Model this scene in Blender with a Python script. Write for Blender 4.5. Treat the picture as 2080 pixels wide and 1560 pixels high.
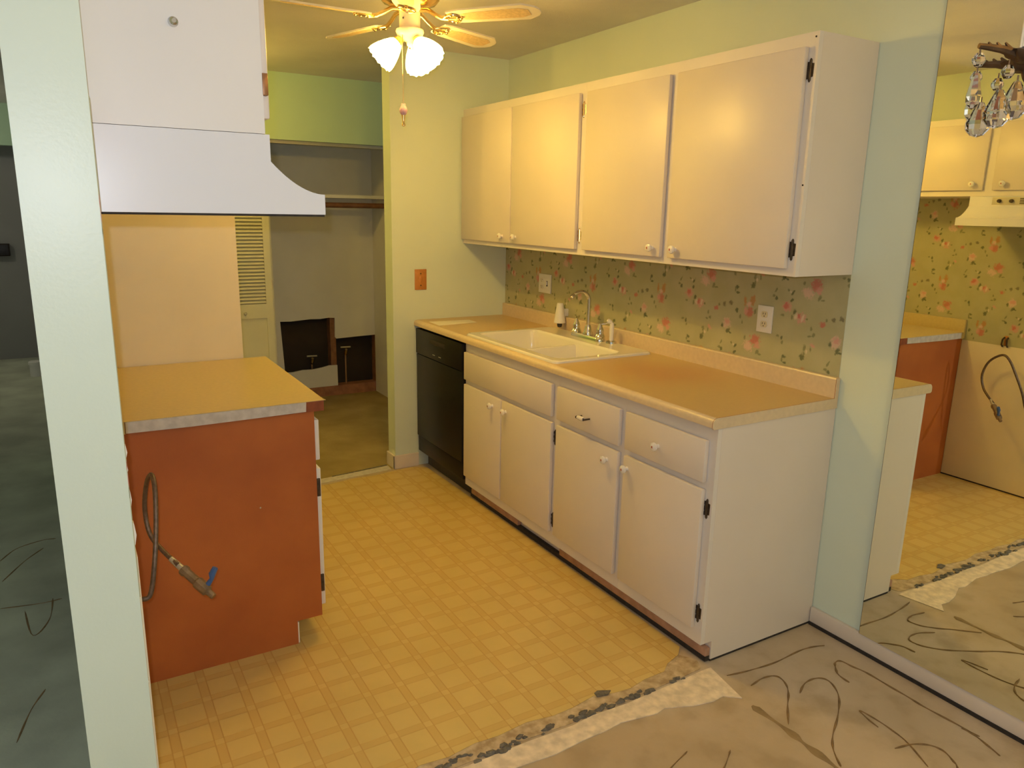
import bpy, bmesh, math, random
from mathutils import Vector, Matrix
random.seed(7)
PI = math.pi
for o in list(bpy.data.objects): bpy.data.objects.remove(o)
SC = bpy.context.scene
C = SC.collection

# ---------------------------------------------------------------- camera
cam_d = bpy.data.cameras.new('camera'); cam = bpy.data.objects.new('camera', cam_d); C.objects.link(cam)
cam_d.sensor_width = 36.0; cam_d.lens = 1524.6 / 2080 * 36
cam_d.clip_start = 0.02
CAM = Vector((-2.3997, -1.6872, 1.5636))
_r = Vector((0.86078002, -0.50863285, 0.01871866)); _u = Vector((0.0991775, 0.20368715, 0.97399968)); _f = Vector((0.49922098, 0.83654299, -0.22577476))
m = Matrix((( _r.x, _u.x, -_f.x, CAM.x), (_r.y, _u.y, -_f.y, CAM.y), (_r.z, _u.z, -_f.z, CAM.z), (0, 0, 0, 1)))
cam.matrix_world = m
SC.camera = cam

# ---------------------------------------------------------------- light
W = bpy.data.worlds.new('world'); SC.world = W; W.use_nodes = True
bg = W.node_tree.nodes['Background']; bg.inputs[0].default_value = (0.75, 0.86, 1.0, 1); bg.inputs[1].default_value = 0.3
def light(name, kind, loc, power, col, **kw):
    d = bpy.data.lights.new(name, kind); d.energy = power; d.color = col
    for k, v in kw.items(): setattr(d, k, v)
    o = bpy.data.objects.new(name, d); C.objects.link(o); o.location = loc
    return o
FLASH_W = 34.5
light('camera_flash', 'POINT', CAM + Vector((-0.019, 0.0, 0.046)), FLASH_W, (0.90, 0.965, 1.11), shadow_soft_size=0.008)
w = light('window_daylight', 'AREA', (-3.0, -3.72, 1.5), 1.2, (0.86, 0.93, 1.0), shape='RECTANGLE', size=1.5, size_y=1.2)
w.rotation_euler = (PI / 2, 0, 0)
LAMP = (1.0, 0.62, 0.12)          # warm incandescent
BULB_W = 10.5; SHADE_L = 36.0; FILL_DOME_W = 19.0; FILL_DOME_L = 6.0     # fan bulbs and shades, then the added fill domes
SC.view_settings.view_transform = 'Standard'; SC.view_settings.look = 'None'
SC.view_settings.exposure = 0.0; SC.view_settings.gamma = 1.0
SC.view_settings.use_curve_mapping = False

# ---------------------------------------------------------------- materials
MATS = {}
def mat(name, col, rough=0.5, metal=0.0, var=0.06, scale=6.0, bump=0.0, bscale=60.0, spec=0.5, col2=None, coat=0.0):
    mt = bpy.data.materials.new(name); mt.use_nodes = True; nt = mt.node_tree; N = nt.nodes; Lk = nt.links
    b = N['Principled BSDF']; b.inputs['Roughness'].default_value = rough; b.inputs['Metallic'].default_value = metal
    b.inputs['Specular IOR Level'].default_value = spec; b.inputs['Coat Weight'].default_value = coat
    tc = N.new('ShaderNodeNewGeometry')
    nz = N.new('ShaderNodeTexNoise'); nz.inputs['Scale'].default_value = scale; nz.inputs['Detail'].default_value = 4
    Lk.new(tc.outputs['Position'], nz.inputs['Vector'])
    rp = N.new('ShaderNodeValToRGB'); Lk.new(nz.outputs['Fac'], rp.inputs['Fac'])
    c2 = col2 if col2 else tuple(c * (1 - var) for c in col)
    c1 = col if col2 else tuple(min(1, c * (1 + var * 0.5)) for c in col)
    rp.color_ramp.elements[0].position = 0.35; rp.color_ramp.elements[1].position = 0.68
    rp.color_ramp.elements[0].color = (*c2, 1); rp.color_ramp.elements[1].color = (*c1, 1)
    Lk.new(rp.outputs['Color'], b.inputs['Base Color'])
    if bump > 0:
        n2 = N.new('ShaderNodeTexNoise'); n2.inputs['Scale'].default_value = bscale; n2.inputs['Detail'].default_value = 3
        Lk.new(tc.outputs['Position'], n2.inputs['Vector'])
        bp = N.new('ShaderNodeBump'); bp.inputs['Strength'].default_value = bump; bp.inputs['Distance'].default_value = 0.004
        Lk.new(n2.outputs['Fac'], bp.inputs['Height']); Lk.new(bp.outputs['Normal'], b.inputs['Normal'])
    MATS[name] = mt
    return mt
mat('mint_paint', (0.715, 0.805, 0.68), 0.36, var=0.03, scale=2, bump=0.06, bscale=120)
mat('green_paint', (0.52, 0.72, 0.50), 0.55, var=0.04, scale=2, bump=0.06, bscale=120)
mat('ceiling_paint', (0.80, 0.78, 0.74), 0.9, var=0.05, scale=3, bump=0.5, bscale=170)
mat('closet_paint', (0.77, 0.77, 0.73), 0.7, var=0.06, scale=2.5)
mat('grey_wall', (0.30, 0.30, 0.29), 0.7, var=0.06, scale=2.5)
mat('white_paint', (0.83, 0.80, 0.77), 0.38, var=0.03, scale=3, bump=0.04, bscale=90)
mat('white_paint_dimmed', (0.79, 0.72, 0.655), 0.38, var=0.03, scale=3, bump=0.04, bscale=90)  # white paint dimmed and warmed in colour where less flash should land
mat('frame_paint', (0.81, 0.76, 0.72), 0.42, var=0.03, scale=4)
mat('panel_paint', (0.80, 0.72, 0.56), 0.45, var=0.05, scale=3)
mat('baseboard_paint', (0.80, 0.71, 0.62), 0.45, var=0.06, scale=5)
mat('hood_enamel', (0.80, 0.80, 0.83), 0.28, var=0.015, scale=2)
mat('orange_wood', (0.50, 0.145, 0.030), 0.55, var=0.0, scale=3.5, col2=(0.40, 0.105, 0.022), bump=0.05, bscale=200)
mat('raw_wood_red', (0.30, 0.075, 0.025), 0.7, var=0.25, scale=25)
mat('strip_wood', (0.48, 0.28, 0.19), 0.6, var=0.2, scale=20)
mat('stud_wood', (0.28, 0.13, 0.06), 0.7, var=0.25, scale=20)
mat('plate_wood', (0.36, 0.17, 0.10), 0.7, var=0.25, scale=20)
mat('laminate_edge', (0.74, 0.60, 0.40), 0.3, var=0.05, scale=60)
mat('left_laminate', (0.60, 0.48, 0.22), 0.35, var=0.05, scale=70)
mat('edge_strip', (0.62, 0.58, 0.54), 0.7, var=0.14, scale=40)
mat('porcelain', (0.86, 0.83, 0.74), 0.12, var=0.015, scale=3, coat=0.5)
mat('white_plastic', (0.84, 0.82, 0.78), 0.35, var=0.02)
mat('ivory_plastic', (0.72, 0.66, 0.47), 0.35, var=0.02)
mat('chrome', (0.72, 0.71, 0.68), 0.12, 1.0, var=0.02)
mat('brass', (0.80, 0.58, 0.26), 0.22, 1.0, var=0.06, scale=30)
mat('antique_bronze', (0.10, 0.075, 0.055), 0.45, 0.7, var=0.3, scale=60)
mat('copper_plate', (0.62, 0.27, 0.08), 0.35, 0.35, var=0.1, scale=60)
mat('hinge_copper', (0.36, 0.17, 0.07), 0.4, 0.5, var=0.2, scale=60)
mat('black_enamel', (0.016, 0.014, 0.013), 0.3, spec=0.12, var=0.1, scale=5)
mat('black_toe', (0.03, 0.028, 0.026), 0.5, var=0.1)
mat('dark_void', (0.035, 0.025, 0.02), 0.9, var=0.2)
mat('dark_gap', (0.035, 0.028, 0.024), 0.9, var=0.3, scale=60)
mat('dark_plastic', (0.03, 0.025, 0.03), 0.4, var=0.1)
mat('paper', (0.84, 0.80, 0.70), 0.6, var=0.03)
mat('blade_white', (0.80, 0.74, 0.60), 0.45, var=0.04)
mat('blade_cane', (0.72, 0.54, 0.28), 0.6, var=0.15, scale=90)
mat('fan_white', (0.80, 0.76, 0.68), 0.35, var=0.03)
mat('pink_ceramic', (0.80, 0.50, 0.58), 0.25, var=0.2, scale=60)
mat('steel_braid', (0.17, 0.125, 0.10), 0.45, 0.6, var=0.25, scale=90)
mat('valve_metal', (0.30, 0.22, 0.14), 0.5, 0.6, var=0.25, scale=40)
mat('blue_handle', (0.05, 0.13, 0.36), 0.45, var=0.08)
mat('louver_paint', (0.66, 0.66, 0.54), 0.5, var=0.04)
mat('glue_tan', (0.64, 0.52, 0.34), 0.9, scale=32, col2=(0.38, 0.28, 0.16), bump=0.6, bscale=80)
mat('hall_floor', (0.40, 0.31, 0.14), 0.8, scale=4, col2=(0.29, 0.22, 0.085), bump=0.3, bscale=60)
mat('side_floor', (0.60, 0.64, 0.50), 0.8, scale=3.0, col2=(0.40, 0.42, 0.33), bump=0.3, bscale=50)  # lighter slab colour, its raised tone stands in for missing light
mat('mortar', (0.80, 0.68, 0.51), 0.9, var=0.2, scale=30, bump=0.7, bscale=90)
mat('crumb', (0.17, 0.155, 0.13), 0.95, var=0.35, scale=60, bump=0.8, bscale=120)
mat('adhesive', (0.25, 0.155, 0.065), 0.8, var=0.3, scale=30)
mat('stain_floor', (0.30, 0.21, 0.10), 0.85, var=0.2, scale=20)
mat('aged_metal', (0.13, 0.08, 0.045), 0.5, 0.8, var=0.3, scale=40)
mat('candle', (0.85, 0.84, 0.80), 0.4, var=0.02)
mat('copper_pipe', (0.45, 0.28, 0.16), 0.4, 0.8, var=0.2)
mat('dowel', (0.20, 0.09, 0.045), 0.5, var=0.2, scale=20)
mat('track_metal', (0.52, 0.50, 0.42), 0.4, 0.4, var=0.05)
mat('window_frame', (0.82, 0.82, 0.80), 0.4, var=0.02)

def nodes_of(name, rough=0.5):
    mt = bpy.data.materials.new(name); mt.use_nodes = True; MATS[name] = mt
    b = mt.node_tree.nodes['Principled BSDF']; b.inputs['Roughness'].default_value = rough
    return mt, mt.node_tree, mt.node_tree.nodes, mt.node_tree.links, b
def val(N, Lk, op, a, b=None, c=None, clamp=False):
    n = N.new('ShaderNodeMath'); n.operation = op; n.use_clamp = clamp
    for i, v in enumerate((a, b, c)):
        if v is None: continue
        if isinstance(v, (int, float)): n.inputs[i].default_value = v
        else: Lk.new(v, n.inputs[i])
    return n.outputs[0]
def mixc(N, Lk, fac, a, b):
    n = N.new('ShaderNodeMix'); n.data_type = 'RGBA'
    for s, v in (('Factor', fac), ('A', a), ('B', b)):
        sock = [i for i in n.inputs if i.name == s and (i.type == ('VALUE' if s == 'Factor' else 'RGBA'))][0]
        if isinstance(v, tuple): sock.default_value = (*v, 1)
        elif isinstance(v, (int, float)): sock.default_value = v
        else: Lk.new(v, sock)
    return [o for o in n.outputs if o.type == 'RGBA'][0]
def noise(N, Lk, vec, scale, detail=4, dist=0.0):
    n = N.new('ShaderNodeTexNoise'); n.inputs['Scale'].default_value = scale; n.inputs['Detail'].default_value = detail
    n.inputs['Distortion'].default_value = dist; Lk.new(vec, n.inputs['Vector']); return n.outputs['Fac']
def smooth(N, Lk, v, a, b):
    n = N.new('ShaderNodeMapRange'); n.interpolation_type = 'SMOOTHSTEP'; Lk.new(v, n.inputs[0])
    n.inputs[1].default_value = a; n.inputs[2].default_value = b; n.inputs[3].default_value = 0; n.inputs[4].default_value = 1
    return n.outputs[0]

# sheet vinyl: printed squares with double-line bands between them
mt, nt, N, Lk, B = nodes_of('sheet_vinyl', 0.42)
g = N.new('ShaderNodeNewGeometry'); sx = N.new('ShaderNodeSeparateXYZ'); Lk.new(g.outputs['Position'], sx.inputs[0])
P = 0.1147
def band(out, off):
    t = val(N, Lk, 'MULTIPLY_ADD', out, 1 / P, -off / P + 0.5)
    fr = val(N, Lk, 'FRACT', t)
    return val(N, Lk, 'MULTIPLY', val(N, Lk, 'ABSOLUTE', val(N, Lk, 'SUBTRACT', fr, 0.5)), P)   # metres from band centre
dx = band(sx.outputs[0], -1.794); dy = band(sx.outputs[1], 0.181)
bandx = val(N, Lk, 'SUBTRACT', 1.0, smooth(N, Lk, dx, 0.012, 0.0165)); bandy = val(N, Lk, 'SUBTRACT', 1.0, smooth(N, Lk, dy, 0.012, 0.0165))
def lines(d): 
    a = val(N, Lk, 'ABSOLUTE', val(N, Lk, 'SUBTRACT', d, 0.0135)); return val(N, Lk, 'SUBTRACT', 1.0, smooth(N, Lk, a, 0.0008, 0.0026))
nz = noise(N, Lk, g.outputs['Position'], 3.0); nz2 = noise(N, Lk, g.outputs['Position'], 45.0)
base = mixc(N, Lk, smooth(N, Lk, nz, 0.3, 0.7), (0.62, 0.465, 0.155), (0.68, 0.515, 0.185))
base = mixc(N, Lk, val(N, Lk, 'MULTIPLY', nz2, 0.18), base, (0.52, 0.37, 0.15))
bd = val(N, Lk, 'MAXIMUM', bandx, bandy); both = val(N, Lk, 'MULTIPLY', bandx, bandy)
base = mixc(N, Lk, val(N, Lk, 'MULTIPLY', val(N, Lk, 'SUBTRACT', bd, both), 0.42), base, (0.55, 0.345, 0.10))
base = mixc(N, Lk, val(N, Lk, 'MULTIPLY', lines(dx), 0.55), base, (0.45, 0.235, 0.055))
base = mixc(N, Lk, val(N, Lk, 'MULTIPLY', lines(dy), 0.30), base, (0.46, 0.25, 0.06))
Lk.new(base, B.inputs['Base Color'])
bp = N.new('ShaderNodeBump'); bp.inputs['Strength'].default_value = 0.35; bp.inputs['Distance'].default_value = 0.0012
Lk.new(val(N, Lk, 'SUBTRACT', 1.0, bd), bp.inputs['Height']); Lk.new(bp.outputs[0], B.inputs['Normal'])

# concrete slab with glue haze
mt, nt, N, Lk, B = nodes_of('concrete', 0.75)
g = N.new('ShaderNodeNewGeometry'); pos = g.outputs['Position']
n1 = noise(N, Lk, pos, 1.3, 5, 0.8); n2 = noise(N, Lk, pos, 7.0, 5); n3 = noise(N, Lk, pos, 60, 3)
c = mixc(N, Lk, smooth(N, Lk, n1, 0.35, 0.65), (0.46, 0.355, 0.22), (0.57, 0.465, 0.34))
c = mixc(N, Lk, val(N, Lk, 'MULTIPLY', smooth(N, Lk, n2, 0.45, 0.70), 0.6), c, (0.33, 0.245, 0.135))
c = mixc(N, Lk, val(N, Lk, 'MULTIPLY', n3, 0.25), c, (0.44, 0.36, 0.26))
Lk.new(c, B.inputs['Base Color'])
bp = N.new('ShaderNodeBump'); bp.inputs['Strength'].default_value = 0.3; bp.inputs['Distance'].default_value = 0.003
Lk.new(n3, bp.inputs['Height']); Lk.new(bp.outputs[0], B.inputs['Normal'])

# right worktop laminate: speckled tan with a reddish scorch stain
mt, nt, N, Lk, B = nodes_of('worktop_laminate', 0.32)
g = N.new('ShaderNodeNewGeometry'); pos = g.outputs['Position']
n1 = noise(N, Lk, pos, 90, 2); n2 = noise(N, Lk, pos, 5, 4)
c = mixc(N, Lk, n1, (0.59, 0.42, 0.18), (0.65, 0.48, 0.22))
vs = N.new('ShaderNodeVectorMath'); vs.operation = 'SUBTRACT'; Lk.new(pos, vs.inputs[0]); vs.inputs[1].default_value = (-0.30, 0.66, 0.914)
vm = N.new('ShaderNodeVectorMath'); vm.operation = 'MULTIPLY'; Lk.new(vs.outputs[0], vm.inputs[0]); vm.inputs[1].default_value = (3.9, 2.7, 8)
ln = N.new('ShaderNodeVectorMath'); ln.operation = 'LENGTH'; Lk.new(vm.outputs[0], ln.inputs[0])
d = val(N, Lk, 'ADD', ln.outputs['Value'], val(N, Lk, 'MULTIPLY_ADD', n2, 0.8, -0.4))
stain = val(N, Lk, 'SUBTRACT', 1.0, smooth(N, Lk, d, 0.1, 1.15))
c = mixc(N, Lk, val(N, Lk, 'MULTIPLY', stain, 0.62), c, (0.56, 0.27, 0.12))
Lk.new(c, B.inputs['Base Color'])

# wallpaper: half-drop repeat of roses, buds and leaf sprigs on a sage ground
mt, nt, N, Lk, B = nodes_of('rose_wallpaper', 0.6)
g = N.new('ShaderNodeNewGeometry'); pos = g.outputs['Position']; sx = N.new('ShaderNodeSeparateXYZ'); Lk.new(pos, sx.inputs[0])
U, V = 0.5335, 0.247
s_ = val(N, Lk, 'MULTIPLY', sx.outputs[2], 1 / V)
t_ = val(N, Lk, 'SUBTRACT', val(N, Lk, 'MULTIPLY', sx.outputs[1], 1 / U), val(N, Lk, 'MULTIPLY', s_, 0.5))
cm = N.new('ShaderNodeCombineXYZ'); Lk.new(t_, cm.inputs[0]); Lk.new(s_, cm.inputs[1]); lat = cm.outputs[0]
wob = val(N, Lk, 'MULTIPLY_ADD', noise(N, Lk, pos, 95.0, 3), 2.0, -1.0)
wob2 = noise(N, Lk, pos, 140.0, 2)
big = noise(N, Lk, pos, 9.0, 3)
c = mixc(N, Lk, smooth(N, Lk, big, 0.3, 0.7), (0.44, 0.43, 0.25), (0.48, 0.47, 0.29))
RED = (0.58, 0.16, 0.14); PINK = (0.68, 0.34, 0.30); PALE = (0.74, 0.52, 0.44); ORG = (0.52, 0.24, 0.09); LEAF = (0.085, 0.115, 0.05); SAGE = (0.20, 0.22, 0.11); WHT = (0.72, 0.64, 0.50); GREY = (0.16, 0.15, 0.09)
motifs = [
 (0.440, 1.035, .022, .017, 20, PALE), (0.407, 1.066, .021, .020, 0, RED), (0.393, 1.046, .012, .012, 0, PINK), (0.389, 1.019, .007, .012, 30, SAGE), (0.461, 1.069, .006, .008, 0, SAGE), (0.376, 1.012, .010, .004, 0, SAGE),
 (0.566, 1.114, .018, .020, 0, PALE), (0.564, 1.121, .012, .009, 0, PINK), (0.557, 1.083, .008, .014, 35, LEAF), (0.590, 1.103, .006, .010, 0, LEAF), (0.545, 1.078, .009, .004, 20, LEAF),
 (0.473, 1.218, .006, .018, 0, ORG), (0.436, 1.222, .011, .020, 10, ORG), (0.452, 1.205, .010, .010, 0, PALE), (0.447, 1.175, .018, .019, 0, RED), (0.466, 1.178, .010, .012, 0, PINK), (0.514, 1.175, .008, .009, 0, LEAF), (0.417, 1.182, .006, .011, 20, SAGE), (0.495, 1.152, .005, .009, 0, SAGE), (0.482, 1.130, .004, .007, 0, SAGE),
 (0.264, 1.218, .019, .018, 0, PINK), (0.268, 1.222, .011, .010, 0, RED), (0.243, 1.247, .006, .009, 50, LEAF), (0.227, 1.203, .007, .012, 20, LEAF), (0.236, 1.180, .005, .009, 0, SAGE), (0.281, 1.184, .009, .005, 0, SAGE), (0.218, 1.185, .010, .012, 0, WHT), (0.194, 1.181, .017, .018, 0, PINK), (0.187, 1.183, .005, .015, 15, WHT), (0.204, 1.190, .006, .010, 0, RED), (0.168, 1.182, .006, .004, 0, SAGE),
 (0.097, 1.171, .011, .009, 0, RED), (0.081, 1.188, .005, .006, 0, SAGE), (0.052, 1.194, .008, .009, 0, GREY), (0.017, 1.202, .010, .009, 0, GREY),
 (0.143, 1.148, .005, .009, 0, SAGE), (0.130, 1.126, .007, .007, 0, SAGE), (0.149, 1.120, .008, .004, 0, SAGE),
 (0.167, 1.073, .007, .011, 0, SAGE), (0.155, 1.060, .005, .008, 0, WHT), (0.173, 1.038, .011, .012, 0, LEAF), (0.165, 1.050, .005, .008, 0, SAGE), (0.129, 1.085, .010, .006, 40, PINK), (0.138, 1.072, .004, .009, 0, SAGE),
 (0.296, 1.101, .008, .005, 0, SAGE), (0.276, 1.096, .006, .009, 0, LEAF), (0.272, 1.077, .006, .007, 0, SAGE),
 (0.257, 1.024, .009, .007, 0, LEAF), (0.264, 1.013, .004, .009, 0, SAGE), (0.252, 1.001, .010, .005, 0, LEAF),
 (0.589, 1.031, .004, .011, 30, SAGE), (0.598, 1.008, .008, .005, 0, SAGE), (0.585, 0.999, .007, .008, 0, LEAF), (0.531, 1.036, .006, .004, 30, SAGE), (0.508, 1.028, .005, .010, 40, LEAF), (0.519, 1.030, .005, .005, 0, WHT),
]
for (my, mz, ry, rz, rot, col) in motifs:
    g_ = 1.28 if col in (RED, PINK, PALE, ORG) else 1.12
    ry *= g_; rz *= g_
    cs = mz / V; ct = my / U - 0.5 * cs
    a = N.new('ShaderNodeVectorMath'); a.operation = 'ADD'; Lk.new(lat, a.inputs[0]); a.inputs[1].default_value = (0.5 - ct, 0.5 - cs, 0)
    f = N.new('ShaderNodeVectorMath'); f.operation = 'FRACTION'; Lk.new(a.outputs[0], f.inputs[0])
    s = N.new('ShaderNodeVectorMath'); s.operation = 'SUBTRACT'; Lk.new(f.outputs[0], s.inputs[0]); s.inputs[1].default_value = (0.5, 0.5, 0)
    cr, sr = math.cos(math.radians(rot)), math.sin(math.radians(rot))
    # metric dy = U*t + U/2*s ; dz = V*s ; rotate, scale by the radii
    A1 = (cr * U / ry, (cr * U * 0.5 + sr * V) / ry, 0); A2 = (-sr * U / rz, (-sr * U * 0.5 + cr * V) / rz, 0)
    d1 = N.new('ShaderNodeVectorMath'); d1.operation = 'DOT_PRODUCT'; Lk.new(s.outputs[0], d1.inputs[0]); d1.inputs[1].default_value = A1
    d2 = N.new('ShaderNodeVectorMath'); d2.operation = 'DOT_PRODUCT'; Lk.new(s.outputs[0], d2.inputs[0]); d2.inputs[1].default_value = A2
    q = val(N, Lk, 'SQRT', val(N, Lk, 'ADD', val(N, Lk, 'POWER', val(N, Lk, 'ABSOLUTE', d1.outputs['Value']), 2.0), val(N, Lk, 'POWER', val(N, Lk, 'ABSOLUTE', d2.outputs['Value']), 2.0)))
    q = val(N, Lk, 'ADD', q, wob)
    msk = val(N, Lk, 'SUBTRACT', 1.0, smooth(N, Lk, q, 0.5, 1.2))
    c = mixc(N, Lk, val(N, Lk, 'MULTIPLY', msk, 0.82), c, col)
c = mixc(N, Lk, val(N, Lk, 'MULTIPLY', wob2, 0.10), c, (0.30, 0.28, 0.16))
Lk.new(c, B.inputs['Base Color'])

# mirror, clear crystal, glowing frosted glass, knob with painted centre
mt, nt, N, Lk, B = nodes_of('mirror_glass', 0.0); B.inputs['Metallic'].default_value = 1.0
nn = N.new('ShaderNodeTexNoise'); nn.inputs['Scale'].default_value = 2.0
c = mixc(N, Lk, nn.outputs['Fac'], (0.94, 0.97, 0.83), (0.96, 0.99, 0.85)); Lk.new(c, B.inputs['Base Color'])
mt, nt, N, Lk, B = nodes_of('crystal', 0.02); B.inputs['Transmission Weight'].default_value = 1.0; B.inputs['IOR'].default_value = 1.56
nn = N.new('ShaderNodeTexNoise'); nn.inputs['Scale'].default_value = 30.0
c = mixc(N, Lk, nn.outputs['Fac'], (1.0, 0.97, 0.95), (0.95, 0.93, 0.97)); Lk.new(c, B.inputs['Base Color'])
mt, nt, N, Lk, B = nodes_of('window_glass', 0.02); B.inputs['Transmission Weight'].default_value = 1.0
nn = N.new('ShaderNodeTexNoise'); c = mixc(N, Lk, nn.outputs['Fac'], (0.96, 0.98, 0.97), (0.98, 1, 1)); Lk.new(c, B.inputs['Base Color'])
mt, nt, N, Lk, B = nodes_of('lit_frosted_glass', 0.4)
nn = N.new('ShaderNodeTexNoise'); nn.inputs['Scale'].default_value = 25
c = mixc(N, Lk, nn.outputs['Fac'], (1.0, 0.62, 0.12), (1.0, 0.63, 0.13))
B.inputs['Base Color'].default_value = (0.9, 0.85, 0.7, 1); Lk.new(c, B.inputs['Emission Color']); B.inputs['Emission Strength'].default_value = SHADE_L
mt, nt, N, Lk, B = nodes_of('knob_porcelain', 0.15)
g = N.new('ShaderNodeTexCoord'); sx = N.new('ShaderNodeSeparateXYZ'); Lk.new(g.outputs['Object'], sx.inputs[0])
rr = val(N, Lk, 'SQRT', val(N, Lk, 'ADD', val(N, Lk, 'MULTIPLY', sx.outputs[1], sx.outputs[1]), val(N, Lk, 'MULTIPLY', sx.outputs[2], sx.outputs[2])))
rr = val(N, Lk, 'ADD', rr, val(N, Lk, 'MULTIPLY_ADD', noise(N, Lk, g.outputs['Object'], 240, 2), 0.008, -0.004))
c = mixc(N, Lk, smooth(N, Lk, rr, 0.0030, 0.0050), (0.50, 0.12, 0.08), (0.86, 0.83, 0.79)); Lk.new(c, B.inputs['Base Color'])

# ---------------------------------------------------------------- helpers
def box(bm, x0, x1, y0, y1, z0, z1, bevel=0.0, seg=2):
    x0, x1 = min(x0, x1), max(x0, x1); y0, y1 = min(y0, y1), max(y0, y1); z0, z1 = min(z0, z1), max(z0, z1)
    mtx = Matrix.Translation(((x0 + x1) / 2, (y0 + y1) / 2, (z0 + z1) / 2)) @ Matrix.Diagonal((x1 - x0, y1 - y0, z1 - z0, 1))
    r = bmesh.ops.create_cube(bm, size=1.0, matrix=mtx)
    if bevel > 0:
        vs = set(r['verts']); es = [e for e in bm.edges if e.verts[0] in vs and e.verts[1] in vs]
        bmesh.ops.bevel(bm, geom=es, offset=bevel, segments=seg, affect='EDGES', profile=0.5)
def tube(bm, pts, rad, n=10, cap=True):
    pts = [Vector(p) for p in pts]; rads = rad if isinstance(rad, (list, tuple)) else [rad] * len(pts)
    rings = []; prev = None
    for i, p in enumerate(pts):
        t = (pts[min(i + 1, len(pts) - 1)] - pts[max(i - 1, 0)]).normalized()
        if prev is None:
            a = Vector((0, 0, 1)) if abs(t.z) < 0.9 else Vector((1, 0, 0)); nrm = (a - t * a.dot(t)).normalized()
        else: nrm = (prev - t * prev.dot(t)).normalized()
        prev = nrm; bn = t.cross(nrm)
        rings.append([bm.verts.new(p + (nrm * math.cos(2 * PI * k / n) + bn * math.sin(2 * PI * k / n)) * rads[i]) for k in range(n)])
    for a, b in zip(rings, rings[1:]):
        for k in range(n): bm.faces.new((a[k], a[(k + 1) % n], b[(k + 1) % n], b[k]))
    if cap: bm.faces.new(list(reversed(rings[0]))); bm.faces.new(rings[-1])
def lathe(bm, prof, n=24, mtx=None, scallop=None):
    """prof: list of (radius, z); revolve about z."""
    mtx = mtx or Matrix.Identity(4); rings = []
    for i, (r, z) in enumerate(prof):
        if r < 1e-6: rings.append([bm.verts.new(mtx @ Vector((0, 0, z)))]); continue
        ring = []
        for k in range(n):
            a = 2 * PI * k / n; rr, zz = r, z
            if scallop: dr, dz = scallop(i, a); rr += dr; zz += dz
            ring.append(bm.verts.new(mtx @ Vector((rr * math.cos(a), rr * math.sin(a), zz))))
        rings.append(ring)
    for a, b in zip(rings, rings[1:]):
        if len(a) == 1 and len(b) == 1: continue
        for k in range(n):
            k2 = (k + 1) % n
            if len(a) == 1: bm.faces.new((a[0], b[k2], b[k]))
            elif len(b) == 1: bm.faces.new((a[k], a[k2], b[0]))
            else: bm.faces.new((a[k], a[k2], b[k2], b[k]))
def prism(bm, poly, axis, a, b):
    """extrude a 2D polygon along an axis. axis 'y': poly=(x,z); 'x': poly=(y,z); 'z': poly=(x,y)"""
    def pt(p, t): return {'y': (p[0], t, p[1]), 'x': (t, p[0], p[1]), 'z': (p[0], p[1], t)}[axis]
    v0 = [bm.verts.new(pt(p, a)) for p in poly]; v1 = [bm.verts.new(pt(p, b)) for p in poly]
    n = len(poly)
    f = [bm.faces.new(v0), bm.faces.new(v1)] + [bm.faces.new((v0[i], v0[(i + 1) % n], v1[(i + 1) % n], v1[i])) for i in range(n)]
    return f
def link(name, me, parent=None, loc=None):
    o = bpy.data.objects.new(name, me); C.objects.link(o)
    if parent: o.parent = parent
    if loc is not None: o.location = loc
    return o
def base_of(p):
    b = Vector((0, 0, 0))
    while p: b += p.location; p = p.parent
    return b
def obj(name, bm, m, parent=None, smooth_=False, ang=None):
    """link the bmesh (built in world coordinates) as one mesh object, its origin at its own centre"""
    bmesh.ops.recalc_face_normals(bm, faces=bm.faces[:])
    lo = Vector([min(v.co[i] for v in bm.verts) for i in range(3)]); hi = Vector([max(v.co[i] for v in bm.verts) for i in range(3)])
    ctr = (lo + hi) / 2; ctr.z = lo.z
    for v in bm.verts: v.co -= ctr
    me = bpy.data.meshes.new(name); bm.to_mesh(me); bm.free()
    ms = m if isinstance(m, (list, tuple)) else [m]
    for x in ms: me.materials.append(MATS[x])
    if smooth_:
        for p in me.polygons: p.use_smooth = True
        me.set_sharp_from_angle(angle=math.radians(ang or 40))
    return link(name, me, parent, ctr - base_of(parent))
def B_(name, m, parent, x0, x1, y0, y1, z0, z1, bevel=0.0):
    bm = bmesh.new(); box(bm, x0, x1, y0, y1, z0, z1, bevel); return obj(name, bm, m, parent, bevel > 0)
def empty(name, loc, label, cat, group=None):
    o = bpy.data.objects.new(name, None); C.objects.link(o); o.location = loc; o.empty_display_size = 0.05
    tag(o, label, cat, group); return o
def tag(o, label, cat, group=None):
    o['label'] = label; o['category'] = cat
    if group: o['group'] = group
    return o
def struct(o, label=None):
    o['kind'] = 'structure'
    if label: o['label'] = label
    return o

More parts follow.
